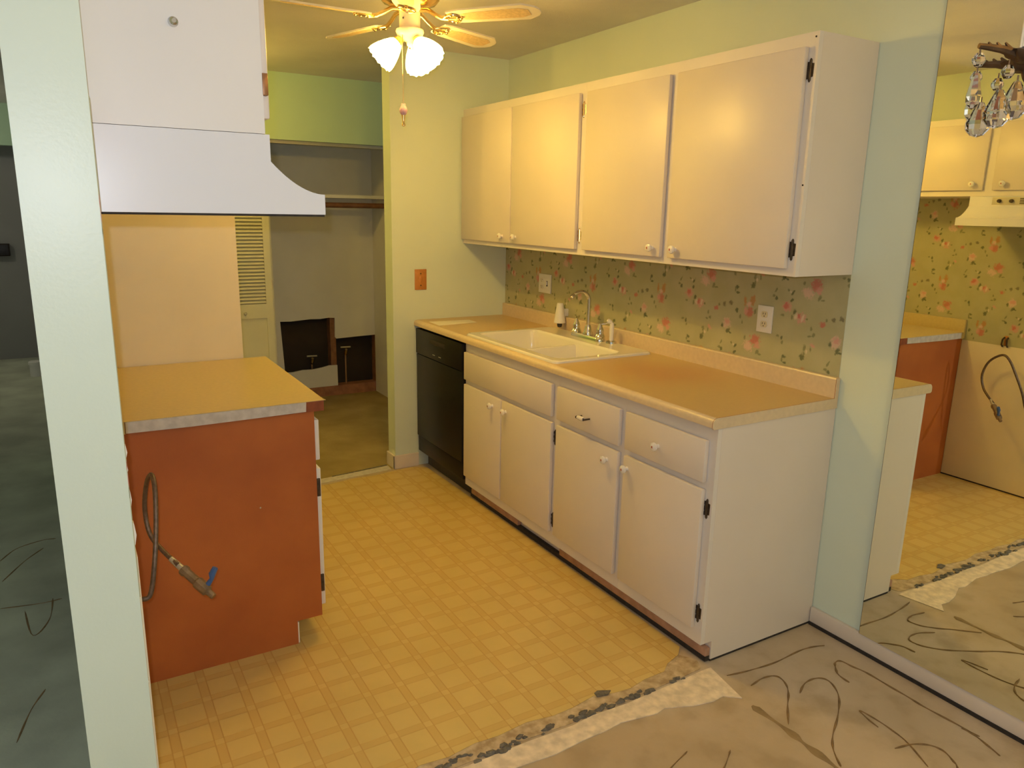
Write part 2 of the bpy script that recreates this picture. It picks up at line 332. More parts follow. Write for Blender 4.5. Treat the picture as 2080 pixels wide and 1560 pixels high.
# ---------------------------------------------------------------- the room shell
ZC = 2.43; XR = 0.0; XLF = -2.334; XLB = -2.452; YB = 2.437; YB2 = 2.548
floor = struct(B_('floor', 'concrete', None, -4.7, 2.2, -3.9, 7.6, -0.12, 0.0), 'bare stained concrete slab floor')
struct(B_('floor_hall', 'hall_floor', None, -2.33, 2.09, 2.45, 4.399, 0.0002, 0.0016), 'olive brown glue-stained hallway floor')
struct(B_('floor_side', 'side_floor', None, -4.69, -2.455, -1.2, 7.29, 0.0002, 0.0016), 'grey-green glued slab of the side room, lightened for missing light')
ceiling = struct(B_('ceiling', 'ceiling_paint', None, -4.7, 2.2, -3.9, 7.6, ZC, ZC + 0.1), 'textured off-white ceiling')
wall_right = struct(B_('wall_right', 'mint_paint', None, 0.0, 0.12, -3.9, YB2, 0, ZC), 'pale mint green wall carrying the cabinets and the mirror')
wall_back = struct(B_('wall_back', 'mint_paint', None, -0.7597, -0.0005, YB, YB2, 0, ZC), 'pale mint stub wall at the end of the right worktop')
wall_left = struct(B_('wall_left', 'mint_paint', None, XLB, XLF, -0.15, YB2, 0, ZC), 'pale mint partition wall seen end on in the foreground')
for i, (z, l, w_) in enumerate(((1.085, 0.035, 0.0045), (1.055, 0.022, 0.003), (0.985, 0.045, 0.004), (0.905, 0.060, 0.006), (0.60, 0.010, 0.0025))):
    bm = bmesh.new(); prism(bm, [(XLF - 0.002, z), (XLF + w_ * 0.4, z + 0.004), (XLF + w_, z + l * 0.4), (XLF + w_ * 0.6, z + l * 0.8), (XLF - 0.002, z + l)], 'y', -0.142, -0.128)
    obj('plaster_chip', bm, 'paper', wall_left)
wall_rear = bpy.data.objects.new('x', None); bpy.data.objects.remove(wall_rear)
bm = bmesh.new()
for a in ((-4.7, -3.75, 0, ZC), (-2.25, 0.0, 0, ZC), (-3.75, -2.25, 0, 0.9), (-3.75, -2.25, 2.1, ZC)): box(bm, a[0], a[1], -3.9, -3.8, a[2], a[3])
struct(obj('wall_rear', bm, 'mint_paint'), 'pale mint wall with the window behind the viewer')
win = bpy.data.objects.new('window_1', None); C.objects.link(win); win.location = (-3.0, -3.8, 0.9); struct(win, 'white framed window in the rear wall')
bm = bmesh.new()
for a in ((-3.75, -3.70, .9, 2.1), (-2.30, -2.25, .9, 2.1), (-3.03, -2.97, .9, 2.1), (-3.75, -2.25, .9, .95), (-3.75, -2.25, 2.05, 2.1)): box(bm, a[0], a[1], -3.87, -3.82, a[2], a[3])
obj('window_frame', bm, 'window_frame', win)
for a in ((-3.70, -3.03), (-2.97, -2.30)): B_('pane', 'window_glass', win, a[0], a[1], -3.85, -3.845, .95, 2.05)
B_('window_sill', 'window_frame', win, -3.8, -2.2, -3.82, -3.76, 0.86, 0.90)
struct(B_('wall_west', 'mint_paint', None, -4.8, -4.7, -3.9, 7.6, 0, ZC), 'far side wall of the next room')
# hallway and closet behind the kitchen
YCL = 3.70; YCB = 4.40; ZH = 2.0
bm = bmesh.new()
box(bm, XLB, -1.56, YCL, YCL + 0.1, 0, ZC); box(bm, -1.56, -0.16, YCL, YCL + 0.1, ZH, ZC); box(bm, -0.16, 2.2, YCL, YCL + 0.1, 0, ZC)
struct(obj('wall_closet', bm, 'green_paint'), 'green wall with the closet opening across the hallway')
struct(B_('wall_hall', 'closet_paint', None, XLB, XLB + 0.1, YCL + 0.101, 7.2, 0, ZC), 'wall between hallway closet and the next room')
struct(B_('hall_light_block', 'green_paint', None, XLB, XLB + 0.1, YB2 + 0.001, YCL - 0.001, 0, ZC), 'unseen green wall added to keep hallway light out of the side room')  # unseen wall added to stop hallway fill light leaking left
struct(B_('wall_hall_end', 'green_paint', None, 2.1, 2.2, YB2, YCL, 0, ZC), 'green end wall of the hallway')
struct(B_('wall_closet_right', 'closet_paint', None, -0.15, -0.08, YCL + 0.101, YCB - 0.001, 0, 2.3), 'grey right side wall of the closet')
struct(B_('wall_closet_left', 'closet_paint', None, -1.66, -1.58, YCL + 0.101, YCB - 0.001, 0, 2.3), 'grey left side wall of the closet')
# closet back wall: drywall with two cut-out holes
bm = bmesh.new(); y0, y1 = YCB, YCB + 0.014
H1 = (-0.945, -0.497, 0.232, 0.658); H2 = (-0.488, -0.143, 0.075, 0.497)
def drywall(poly): prism(bm, poly, 'y', y0, y1)
drywall([(-1.70, 0), (-0.92, 0), (-0.928, 0.30), (-0.945, 0.655), (-1.70, 0.66)])
drywall([(-1.70, 0.66), (-0.945, 0.655), (-0.86, 0.652), (-0.78, 0.657), (-0.70, 0.662), (-0.62, 0.659), (-0.55, 0.666), (-0.497, 0.662), (-0.06, 0.662), (-0.06, 2.3), (-1.70, 2.3)])
drywall([(-0.497, 0.662), (-0.500, 0.50), (-0.488, 0.487), (-0.40, 0.490), (-0.30, 0.494), (-0.20, 0.496), (-0.143, 0.498), (-0.06, 0.498), (-0.06, 0.662)])
drywall([(-0.143, 0.0), (-0.06, 0.0), (-0.06, 0.498), (-0.143, 0.498)])
drywall([(-0.92, 0.085), (-0.488, 0.085), (-0.488, 0.26), (-0.56, 0.262), (-0.62, 0.250), (-0.70, 0.240), (-0.78, 0.243), (-0.86, 0.232), (-0.925, 0.232)])
wcb = struct(obj('wall_closet_back', bm, 'closet_paint'), 'grey closet back wall with two dark holes cut in it')
B_('bottom_plate', 'plate_wood', wcb, -0.96, -0.143, YCB - 0.002, YCB + 0.10, 0.0, 0.084)
B_('stud', 'stud_wood', wcb, -0.535, -0.488, YCB + 0.016, YCB + 0.10, 0.085, 1.0)
B_('stud', 'stud_wood', wcb, -0.143, -0.10, YCB + 0.016, YCB + 0.10, 0.0, 1.0)
B_('cavity_back', 'dark_void', wcb, -1.2, -0.06, YCB + 0.101, YCB + 0.115, 0, 1.1)
for (px, pz, hz) in ((-0.69, 0.10, 0.33), (-0.40, 0.09, 0.385)):
    t = empty('shutoff_valve', (px, YCB + 0.05, pz), 'small brass shutoff valve inside the %s hole of the closet wall' % ('left' if px < -0.5 else 'right'), 'valve', 'valves inside the closet wall')
    bm = bmesh.new(); tube(bm, [(px, YCB + .05, 0.085), (px, YCB + .05, hz - 0.02)], 0.008, 8); obj('pipe', bm, 'copper_pipe', t, True)
    bm = bmesh.new(); tube(bm, [(px, YCB + .05, hz - 0.05), (px, YCB + .035, hz - 0.02), (px, YCB + .02, hz)], [0.012, 0.015, 0.011], 10); obj('valve_body', bm, 'brass', t, True)
    bm = bmesh.new(); tube(bm, [(px - 0.045, YCB + .03, hz + 0.02), (px + 0.04, YCB + .03, hz + 0.018)], 0.007, 8); obj('valve_handle', bm, 'track_metal', t, True)
# closet shelf and hanging rod
sh = B_('closet_shelf', 'closet_paint', None, -1.578, -0.152, 4.06, YCB - 0.001, 1.628, 1.652); tag(sh, 'long grey painted shelf high in the open closet', 'shelf')
bm = bmesh.new(); tube(bm, [(-1.579, 4.10, 1.575), (-0.151, 4.10, 1.575)], 0.02, 14); tag(obj('closet_rod', bm, 'dowel', None, True), 'dark brown wooden hanging rod below the closet shelf', 'rod')
struct(B_('trim_1', 'track_metal', None, -1.56, -0.16, YCL + 0.03, YCL + 0.075, ZH - 0.022, ZH - 0.0005), 'metal folding door track under the closet header')
# baseboard of stub wall
bm = bmesh.new(); box(bm, -0.775, -0.61, YB - 0.014, YB - 0.0005, 0.0, 0.085, 0.003); box(bm, -0.775, -0.7600, YB - 0.014, YB2, 0.0, 0.085, 0.003)
struct(obj('baseboard_back', bm, 'baseboard_paint'), 'white baseboard wrapping the foot of the stub wall')
# right wall baseboard with dark gap under it
bb = struct(B_('baseboard_right', 'baseboard_paint', None, -0.016, -0.0005, -3.79, -0.004, 0.014, 0.074, 0.002), 'white baseboard below the mirror')
B_('gap_strip', 'dark_gap', bb, -0.018, -0.001, -3.79, -0.004, 0.0005, 0.0135)
# wallpaper and panels on the walls
B_('wallpaper', 'rose_wallpaper', wall_right, -0.0015, 0.0005, 0.004, YB - 0.0005, 0.93, 1.40)
B_('wallpaper', 'rose_wallpaper', wall_left, XLF - 0.0005, XLF + 0.0015, -0.148, 1.662, 0.80, 1.74)
B_('stove_back_panel', 'panel_paint', wall_left, XLF - 0.0005, XLF + 0.006, -0.10, 0.812, 0.012, 0.865, 0.001)
B_('gap_strip', 'dark_gap', wall_left, XLF - 0.0005, XLF + 0.007, -0.10, 0.812, 0.0045, 0.0115)
# distant room on the left
struct(B_('wall_far', 'grey_wall', None, -4.7, XLB, 7.3, 7.4, 0, ZC), 'dim grey far wall of the next room')
struct(B_('trim_2', 'green_paint', None, -4.7, XLB, 6.95, 7.05, 2.06, ZC), 'green header across the far room')
t = empty('wall_box', (-2.95, 7.29, 1.05), 'dark box on the far wall left of the mint partition', 'box')
B_('housing', 'dark_void', t, -3.06, -2.835, 7.24, 7.2995, 1.03, 1.15, 0.004); B_('cover', 'dark_plastic', t, -3.05, -2.845, 7.232, 7.24, 1.04, 1.14, 0.002)
t = empty('pipe_stub', (-2.71, 6.3, 0.0), 'white plastic pipe stub standing on the dark far floor', 'pipe')
bm = bmesh.new(); lathe(bm, [(0, 0), (0.045, 0), (0.045, 0.11), (0, 0.11)], 20, Matrix.Translation((-2.71, 6.3, 0))); obj('pipe', bm, 'white_plastic', t, True)
bm = bmesh.new(); lathe(bm, [(0, 0.11), (0.052, 0.11), (0.052, 0.135), (0.04, 0.142), (0, 0.142)], 20, Matrix.Translation((-2.71, 6.3, 0))); obj('cap', bm, 'white_plastic', t, True)

# ---- vinyl sheet
near = [(-2.334, 0.0), (-2.2, 0.012), (-2.05, 0.0), (-1.9, 0.018), (-1.75, 0.014), (-1.657, 0.030), (-1.572, 0.020), (-1.48, 0.034), (-1.402, 0.028), (-1.295, 0.039), (-1.2, 0.024), (-1.123, 0.027), (-1.029, 0.043), (-0.96, 0.022), (-0.898, 0.015), (-0.82, 0.03), (-0.732, 0.032), (-0.69, 0.062), (-0.617, 0.085), (-0.578, 0.12)]
far_ = [(-0.575, 1.2), (-0.577, 1.8), (-0.585, 2.36), (-0.66, 2.405), (-0.80, 2.392), (-0.92, 2.37), (-1.05, 2.376), (-1.2, 2.352), (-1.4, 2.36), (-1.7, 2.37), (-2.334, 2.36)]
bm = bmesh.new(); prism(bm, near + far_, 'z', 0.0005, 0.004)
vinyl = struct(obj('floor_vinyl', bm, 'sheet_vinyl'), 'golden sheet vinyl printed with a grid of squares, torn at its near edge')
# pale mortar left along the torn edges
def ribbon_poly(name, poly, z1, m, parent):
    bm = bmesh.new(); prism(bm, poly, 'z', 0.0003, z1); return obj(name, bm, m, parent)
low = [(-0.572, -0.030), (-0.605, -0.206), (-0.653, -0.168), (-0.70, -0.172), (-0.771, -0.158), (-0.82, -0.138), (-0.868, -0.120), (-0.905, -0.128), (-0.941, -0.122), (-1.035, -0.106), (-1.10, -0.114), (-1.165, -0.113), (-1.296, -0.123), (-1.42, -0.112), (-1.6, -0.12), (-1.8, -0.11), (-2.1, -0.118), (-2.334, -0.11)]
upp = [(-2.334, -0.038), (-2.0, -0.034), (-1.7, -0.04), (-1.492, -0.038), (-1.335, -0.037), (-1.175, -0.044), (-1.091, -0.035), (-0.96, -0.042), (-0.862, -0.038), (-0.723, -0.035), (-0.611, -0.029)]
ribbon_poly('mortar_strip', low + upp, 0.0035, 'mortar', floor)
mid = [(x, y + 0.012) for x, y in near[:-2]]; mid[0] = (-2.334, 0.002)
band_poly = [(x, y) for x, y in near[:-1]] + [(-0.58, 0.03), (-0.60, -0.010)] + [(x, y + 0.012) for x, y in reversed(upp)][0:]
bm = bmesh.new(); prism(bm, band_poly, 'z', 0.0002, 0.0022); obj('glue_band', bm, 'glue_tan', floor)
crumbs = [(-1.042, -0.018), (-0.941, -0.019), (-1.242, -0.021), (-1.363, -0.017), (-1.451, -0.028), (-1.535, -0.003), (-1.577, -0.001), (-1.115, -0.015), (-0.715, -0.027), (-0.872, -0.023), (-1.66, -0.012), (-1.75, -0.02), (-1.86, -0.008), (-2.0, -0.016), (-2.15, -0.012)]
for (cx, cy) in crumbs:
    k = random.randint(4, 8)
    bm = bmesh.new()
    for j in range(k):
        a = cx + (j - k / 2) * 0.013 + random.uniform(-.006, .006); b = cy + random.uniform(-.011, .011); r = random.uniform(.005, .015)
        res = bmesh.ops.create_icosphere(bm, subdivisions=1, radius=r, matrix=Matrix.Translation((a, b, 0.003)) @ Matrix.Diagonal((1.4, 0.8, 0.5, 1)))
        for v in res['verts']: v.co += Vector((random.uniform(-.3, .3), random.uniform(-.3, .3), random.uniform(-.25, .25))) * r
    obj('mortar_crumb', bm, 'crumb', floor)
bm = bmesh.new(); prism(bm, [(-1.025, 0.03), (-0.985, 0.022), (-0.965, 0.035), (-1.005, 0.055), (-1.022, 0.05)], 'z', 0.004, 0.0075); obj('vinyl_flake', bm, 'crumb', floor)
bm = bmesh.new(); prism(bm, [(-1.25, 2.39), (-0.79, 2.43), (-0.785, 2.505), (-0.95, 2.488), (-1.25, 2.46), (-1.6, 2.45), (-1.6, 2.385)], 'z', 0.0003, 0.0025); obj('mortar_strip', bm, 'edge_strip', floor)
bm = bmesh.new(); prism(bm, [(-1.15, 2.465), (-0.79, 2.505), (-0.786, 2.528), (-0.95, 2.505), (-1.15, 2.478)], 'z', 0.0026, 0.0034); obj('glue_line', bm, 'crumb', floor)
# adhesive streaks on the slab
def streak(pts, wd, m='adhesive'):
    P_ = [Vector((a, b, 0)) for a, b in pts]; Q = []
    for i in range(len(P_) - 1):
        p0 = P_[max(i - 1, 0)]; p1 = P_[i]; p2 = P_[i + 1]; p3 = P_[min(i + 2, len(P_) - 1)]
        for k in range(6):
            t = k / 6; Q.append(0.5 * ((2 * p1) + (p2 - p0) * t + (2 * p0 - 5 * p1 + 4 * p2 - p3) * t * t + (3 * p1 - p0 - 3 * p2 + p3) * t ** 3))
    Q.append(P_[-1]); bm = bmesh.new(); L, R, L2, R2 = [], [], [], []
    for i, p in enumerate(Q):
        t = (Q[min(i + 1, len(Q) - 1)] - Q[max(i - 1, 0)]).normalized(); n = Vector((-t.y, t.x, 0)); ww = wd * (0.5 + 0.5 * math.sin(i * 0.9 + wd * 900) * 0.5) * (0.35 if i in (0, len(Q) - 1) else 1)
        L.append(bm.verts.new(p + n * ww + Vector((0, 0, .0003)))); R.append(bm.verts.new(p - n * ww + Vector((0, 0, .0003)))); L2.append(bm.verts.new(p + n * ww * .5 + Vector((0, 0, .0032)))); R2.append(bm.verts.new(p - n * ww * .5 + Vector((0, 0, .0032))))
    for i in range(len(Q) - 1):
        for a, b in ((L, L2), (L2, R2), (R2, R)): bm.faces.new((a[i], b[i], b[i + 1], a[i + 1]))
    return obj('adhesive_streak', bm, m, floor)
ST = [([(-0.555, -0.091), (-0.456, -0.109), (-0.335, -0.119), (-0.217, -0.112), (-0.144, -0.118), (-0.093, -0.135)], .0055), ([(-0.212, -0.326), (-0.206, -0.279), (-0.177, -0.245), (-0.153, -0.226), (-0.127, -0.228), (-0.119, -0.271), (-0.108, -0.321), (-0.109, -0.392), (-0.109, -0.473), (-0.111, -0.537), (-0.104, -0.624), (-0.106, -0.683), (-0.118, -0.733), (-0.134, -0.779)], .0065), ([(-0.526, -0.172), (-0.47, -0.163), (-0.427, -0.166), (-0.402, -0.184), (-0.412, -0.224), (-0.446, -0.263), (-0.504, -0.308), (-0.576, -0.371)], .0055), ([(-0.413, -0.282), (-0.356, -0.255), (-0.304, -0.251), (-0.27, -0.27), (-0.276, -0.312), (-0.321, -0.366), (-0.408, -0.424), (-0.497, -0.473), (-0.552, -0.517), (-0.593, -0.573)], .0055), ([(-0.338, -0.519), (-0.329, -0.474), (-0.316, -0.439), (-0.31, -0.474), (-0.311, -0.539), (-0.324, -0.608), (-0.369, -0.699)], .0045), ([(-0.382, -0.603), (-0.321, -0.617), (-0.278, -0.643), (-0.262, -0.68), (-0.28, -0.723), (-0.295, -0.743), (-0.36, -0.80)], .0055), ([(-0.11, -0.651), (-0.099, -0.701)], .005), ([(-1.08, -0.35), (-1.027, -0.33), (-0.942, -0.304)], .004), ([(-0.95, -0.43), (-0.888, -0.403), (-0.825, -0.364)], .004)]
for p, w_ in ST: streak(p, w_)
streak([(-0.604, -0.250), (-0.6, -0.387), (-0.605, -0.46), (-0.607, -0.56), (-0.63, -0.70)], .022, 'stain_floor')
for p in [[(-2.771, 2.098), (-2.713, 2.209), (-2.617, 2.257), (-2.558, 2.252)], [(-2.752, 1.871), (-2.677, 2.047), (-2.607, 2.161)], [(-2.662, 1.556), (-2.63, 1.338), (-2.579, 1.44), (-2.568, 1.614)], [(-2.746, 1.619), (-2.608, 1.591), (-2.537, 1.596)], [(-2.658, 0.697), (-2.625, 0.851), (-2.587, 0.95)]]: streak(p, .006)

# ---------------------------------------------------------------- shared small meshes: knob and hinge
def lathe_mesh(name, prof, m, n=18, axis='-x', ang=40):
    bm = bmesh.new(); rot = {'-x': Matrix.Rotation(-PI / 2, 4, 'Y'), '+x': Matrix.Rotation(PI / 2, 4, 'Y'), 'z': Matrix.Identity(4), '-y': Matrix.Rotation(PI / 2, 4, 'X')}[axis]
    lathe(bm, prof, n, rot); bmesh.ops.recalc_face_normals(bm, faces=bm.faces[:])
    me = bpy.data.meshes.new(name); bm.to_mesh(me); bm.free(); me.materials.append(MATS[m])
    for p in me.polygons: p.use_smooth = True
    me.set_sharp_from_angle(angle=math.radians(ang)); return me
KP = [(0, 0), (0.009, 0), (0.0075, 0.006), (0.0085, 0.010), (0.015, 0.014), (0.017, 0.019), (0.0155, 0.024), (0.010, 0.0275), (0, 0.0285)]
KNOB = lathe_mesh('knob', KP, 'knob_porcelain'); KNOB_R = lathe_mesh('knob', KP, 'knob_porcelain', axis='+x')
def hinge_mesh(m, side=-1):
    """leaf hinge standing proud of the face; barrel with finials; along z, centred"""
    bm = bmesh.new()
    tube(bm, [(0, 0, -.036), (0, 0, -.031), (0, 0, -.028), (0, 0, .028), (0, 0, .031), (0, 0, .036)], [.0015, .0045, .0048, .0048, .0045, .0015], 10)
    prism(bm, [(0.0, -.026), (0.013, -.026), (0.016, -.019), (0.012, -.010), (0.017, 0), (0.012, .010), (0.016, .019), (0.013, .026), (0.0, .026)], 'x', 0.0005, 0.0035)
    prism(bm, [(0.0, -.022), (-0.012, -.020), (-0.013, .020), (0.0, .022)], 'x', 0.0005, 0.0035)
    bmesh.ops.recalc_face_normals(bm, faces=bm.faces[:]); me = bpy.data.meshes.new('hinge'); bm.to_mesh(me); bm.free(); me.materials.append(MATS[m]); return me
HB = hinge_mesh('antique_bronze'); HG = hinge_mesh('brass')
def put(name, me, parent, loc, label=None, rot=None):
    o = link(name, me, parent, Vector(loc) - base_of(parent))
    if label: o['label'] = label
    if rot: o.rotation_euler = rot
    return o

# ---------------------------------------------------------------- right upper cabinets
XU = -0.3022; ZU0, ZU1 = 1.3634, 2.1258; DT = 0.019
def frame(bm, x0, x1, ya, yb, za, zb, openings):
    """face frame between ya..yb, za..zb with rectangular openings (stiles and rails as boxes)"""
    ys = sorted(set([ya, yb] + [v for o in openings for v in o[:2]])); zs = sorted(set([za, zb] + [v for o in openings for v in o[2:]]))
    for i in range(len(ys) - 1):
        for j in range(len(zs) - 1):
            cy, cz = (ys[i] + ys[i + 1]) / 2, (zs[j] + zs[j + 1]) / 2
            if any(o[0] < cy < o[1] and o[2] < cz < o[3] for o in openings): continue
            box(bm, x0, x1, ys[i], ys[i + 1], zs[j], zs[j + 1])
    bmesh.ops.remove_doubles(bm, verts=bm.verts[:], dist=1e-5)
def door(parent, name, m, xf, xb, ya, yb, za, zb, knob=None, hinges=(), hy=None, hm=None, bev=0.004, right=False):
    d = B_(name, m, parent, xf, xb, ya, yb, za, zb, bev)
    if knob: put('knob', KNOB_R if right else KNOB, d, (xf if not right else xb, knob[0], knob[1]), 'white porcelain knob with a small painted red flower')
    for z in hinges:
        h = put('hinge', hm, d, (xb + (0.0 if not right else -0.0), hy, z))
    return d
def upper(name, ya, yb, doors, label):
    t = empty(name, (XU / 2, (ya + yb) / 2, ZU0), label, 'cabinet', 'white wall cabinets over the sink')
    bm = bmesh.new(); box(bm, -0.0025, XU + 0.020, ya, ya + 0.016, ZU0, ZU1); box(bm, -0.0025, XU + 0.020, yb - 0.016, yb, ZU0, ZU1)
    box(bm, -0.0025, XU + 0.02, ya + 0.016, yb - 0.016, ZU0 + 0.02, ZU0 + 0.036); box(bm, -0.0025, XU + 0.02, ya + 0.016, yb - 0.016, ZU1 - 0.016, ZU1); box(bm, -0.0025, -0.008, ya + 0.016, yb - 0.016, ZU0 + 0.036, ZU1 - 0.016)
    obj('body', bm, 'white_paint_dimmed', t)
    bm = bmesh.new(); frame(bm, XU, XU + 0.0195, ya, yb, ZU0, ZU1, [(d[0] + 0.012, d[1] - 0.012, 1.40, 2.07) for d in doors]); obj('face_frame', bm, 'frame_paint', t)
    for (a, b, ky, hy, hm) in doors: door(t, 'door', 'white_paint_dimmed', XU - DT - 0.001, XU - 0.001, a, b, 1.389, 2.083, (ky, 1.424), (1.452, 2.012) if hy is not None else (), hy, hm)
    return t
u1 = upper('wall_cabinet', 0.0, 1.222, [(0.032, 0.612, 0.565, 0.022, HB), (0.655, 1.192, 0.700, None, None)], 'white two-door wall cabinet nearest the mirror, dark bronze hinges')
u2 = upper('wall_cabinet', 1.2225, YB - 0.001, [(1.250, 1.845, 1.790, 1.236, HG), (1.853, 2.425, 1.930, None, None)], 'white two-door wall cabinet in the corner by the stub wall')
for (y, z) in ((0.006, 1.66), (0.012, 2.11)):
    bm = bmesh.new(); lathe(bm, [(0, 0), (0.003, 0), (0.003, 0.0012), (0, 0.0015)], 8, Matrix.Translation((XU - 0.0002, y, z)) @ Matrix.Rotation(-PI / 2, 4, 'Y')); obj('nail_hole', bm, 'dark_gap', u1)

# ---------------------------------------------------------------- right base cabinets
XF = -0.600; ZT0 = 0.876; ZK = 0.082; XK = -0.545
def base_cab(name, ya, yb, fronts, doors, label, end=False):
    t = empty(name, (XF / 2, (ya + yb) / 2, 0), label, 'cabinet', 'white base cabinets under the right worktop')
    bm = bmesh.new()
    prof = [(-0.003, 0.010), (XK, 0.010), (XK, ZK), (XF + 0.0195, ZK), (XF + 0.0195, ZT0 - 0.001), (-0.003, ZT0 - 0.001)]
    prism(bm, prof, 'y', ya, ya + 0.016); prism(bm, prof, 'y', yb - 0.016, yb)
    box(bm, -0.003, XF + 0.0195, ya + 0.016, yb - 0.016, ZK, ZK + 0.016); box(bm, -0.003, -0.010, ya + 0.016, yb - 0.016, ZK + 0.016, ZT0 - 0.001)
    obj('body', bm, 'white_paint_dimmed', t)
    B_('toe_board', 'frame_paint', t, XK + 0.001, XK + 0.014, ya + 0.0165, yb - 0.0165, 0.012, ZK - 0.0005)
    bm = bmesh.new(); ops = [(d[0] + 0.012, d[1] - 0.012, 0.15, 0.635) for d in doors] + [(d[0] + 0.012, d[1] - 0.012, 0.70, 0.815) for d in fronts]
    frame(bm, XF, XF + 0.019, ya, yb, ZK, ZT0 - 0.001, ops); obj('face_frame', bm, 'frame_paint', t)
    for (a, b, kn) in fronts:
        f = B_('drawer_front', 'white_paint_dimmed', t, XF - DT - 0.001, XF - 0.001, a, b, 0.680, 0.828, 0.004)
        if kn == 'pull':
            yc = (a + b) / 2; x = XF - DT - 0.001
            bm = bmesh.new(); tube(bm, [(x - 0.026, yc + s, 0.742) for s in (-.020, -.012, 0, .012, .020)], [.0075, .009, .0095, .009, .0075], 12); obj('pull_bar', bm, 'knob_porcelain', f, True)
            for s in (-1, 1):
                bm = bmesh.new(); tube(bm, [(x + 0.001, yc + s * .027, 0.742), (x - 0.026, yc + s * .027, 0.742), (x - 0.030, yc + s * .022, 0.742)], [.0035, .004, .0065], 10); obj('pull_mount', bm, 'antique_bronze', f, True)
        elif kn: put('knob', KNOB, f, (XF - DT - 0.001, kn, 0.745), 'white porcelain knob with a small painted red flower')
    for (a, b, ky, hy) in doors: door(t, 'door', 'white_paint_dimmed', XF - DT - 0.001, XF - 0.001, a, b, 0.138, 0.655, (ky, 0.608), (0.198, 0.588) if hy else (), hy, HB)
    return t
base_cab('base_cabinet', 0.0, 0.468, [(0.032, 0.450, 0.262)], [(0.032, 0.450, 0.426, 0.021)], 'white base cabinet nearest the mirror, one knobbed drawer over one door')
base_cab('base_cabinet', 0.4685, 0.9240, [(0.487, 0.916, 'pull')], [(0.487, 0.916, 0.552, None)], 'white base cabinet whose drawer has a short bar pull')
base_cab('sink_cabinet', 0.9245, 1.812, [(0.960, 1.800, None)], [(0.955, 1.393, 1.351, 0.943), (1.402, 1.800, 1.483, None)], 'white two-door sink base cabinet beside the dishwasher')
struct(B_('trim_3', 'strip_wood', None, XK - 0.024, XK - 0.001, 0.003, 0.93, 0.024, 0.056, 0.003), 'raw brown wood strip along the near toe of the base cabinets')
struct(B_('trim_4', 'strip_wood', None, XK - 0.024, XK - 0.001, 1.30, 1.80, 0.024, 0.056, 0.003), 'raw brown wood strip at the toe of the sink cabinet')
struct(B_('trim_5', 'dark_gap', None, XK - 0.022, XK - 0.0015, 0.004, 1.81, 0.0045, 0.0235), 'dark gap under the base cabinets')
struct(B_('trim_6', 'dark_gap', None, XK + 0.002, -0.004, 0.0015, 0.020, 0.0003, 0.0095), 'dark gap under the end panel of the base cabinets')

# ---------------------------------------------------------------- dishwasher
t = empty('dishwasher', (-0.3, 2.12, 0), 'built-in black dishwasher beside the stub wall', 'dishwasher')
YD0, YD1 = 1.8155, 2.420; XD = -0.600
B_('body', 'black_toe', t, -0.03, XD + 0.006, YD0 + 0.004, YD1 - 0.004, 0.11, 0.872)
dd = B_('door', 'black_enamel', t, XD - 0.022, XD + 0.005, YD0, YD1, 0.205, 0.715, 0.005)
cp = B_('control_panel', 'black_enamel', t, XD - 0.026, XD + 0.005, YD0, YD1, 0.719, 0.868, 0.005)
B_('handle_recess', 'dark_gap', cp, XD - 0.0275, XD - 0.020, 2.02, 2.22, 0.806, 0.830, 0.002)
for yy in (2.165, 2.085): B_('badge', 'track_metal', cp, XD - 0.0268, XD - 0.0255, yy - 0.016, yy + 0.016, 0.745, 0.749)
B_('lower_panel', 'black_enamel', t, XD - 0.014, XD + 0.005, YD0, YD1, 0.105, 0.200, 0.004)
B_('toe_panel', 'black_toe', t, XD + 0.05, XD + 0.065, YD0 + 0.002, YD1 - 0.002, 0.004, 0.104)

# ---------------------------------------------------------------- right worktop with sink cut-out
XC = -0.630; ZT = 0.914
t = empty('worktop', (-0.3, 1.2, ZT0), 'long tan laminate worktop holding the sink', 'worktop')
nose = [(XC + 0.10, ZT), (XC + 0.02, ZT)] + [(XC + 0.02 - 0.020 * math.sin(a), ZT - 0.020 + 0.020 * math.cos(a)) for a in [PI / 2 * k / 7 for k in range(1, 8)]] + [(XC, ZT0 + 0.006), (XC + 0.006, ZT0), (XC + 0.10, ZT0)]
SX0, SX1, SY0, SY1 = -0.565, -0.085, 0.995, 1.785        # hole
bm = bmesh.new()
prism(bm, nose[1:-2] + [(XC + 0.02, ZT0)], 'y', 0.0, YB - 0.001); obj('nosing', bm, 'laminate_edge', t, True, 30)  # paler laminate on the front edge imitates flash falling on it
bm = bmesh.new(); box(bm, XC + 0.0202, SX0, 0.0, YB - 0.001, ZT0, ZT)
box(bm, SX0, -0.0205, 0.0, SY0, ZT0, ZT); box(bm, SX0, -0.0205, SY1, YB - 0.001, ZT0, ZT); box(bm, SX1, -0.0205, SY0, SY1, ZT0, ZT)
obj('top', bm, 'worktop_laminate', t, True, 30)
bm = bmesh.new(); prism(bm, [(-0.0030, ZT0), (-0.0204, ZT0), (-0.0204, 0.984), (-0.0175, 0.989), (-0.0030, 0.990)], 'y', 0.0, YB - 0.001); obj('backsplash', bm, 'laminate_edge', t)
bm = bmesh.new(); prism(bm, [(p[0] - 0.0, p[1]) for p in nose[1:-1]] + [(-0.003, ZT0), (-0.003, 0.989), (-0.0195, 0.989), (-0.0195, ZT)], 'y', -0.0042, -0.0012); obj('end_cap', bm, 'laminate_edge', t)
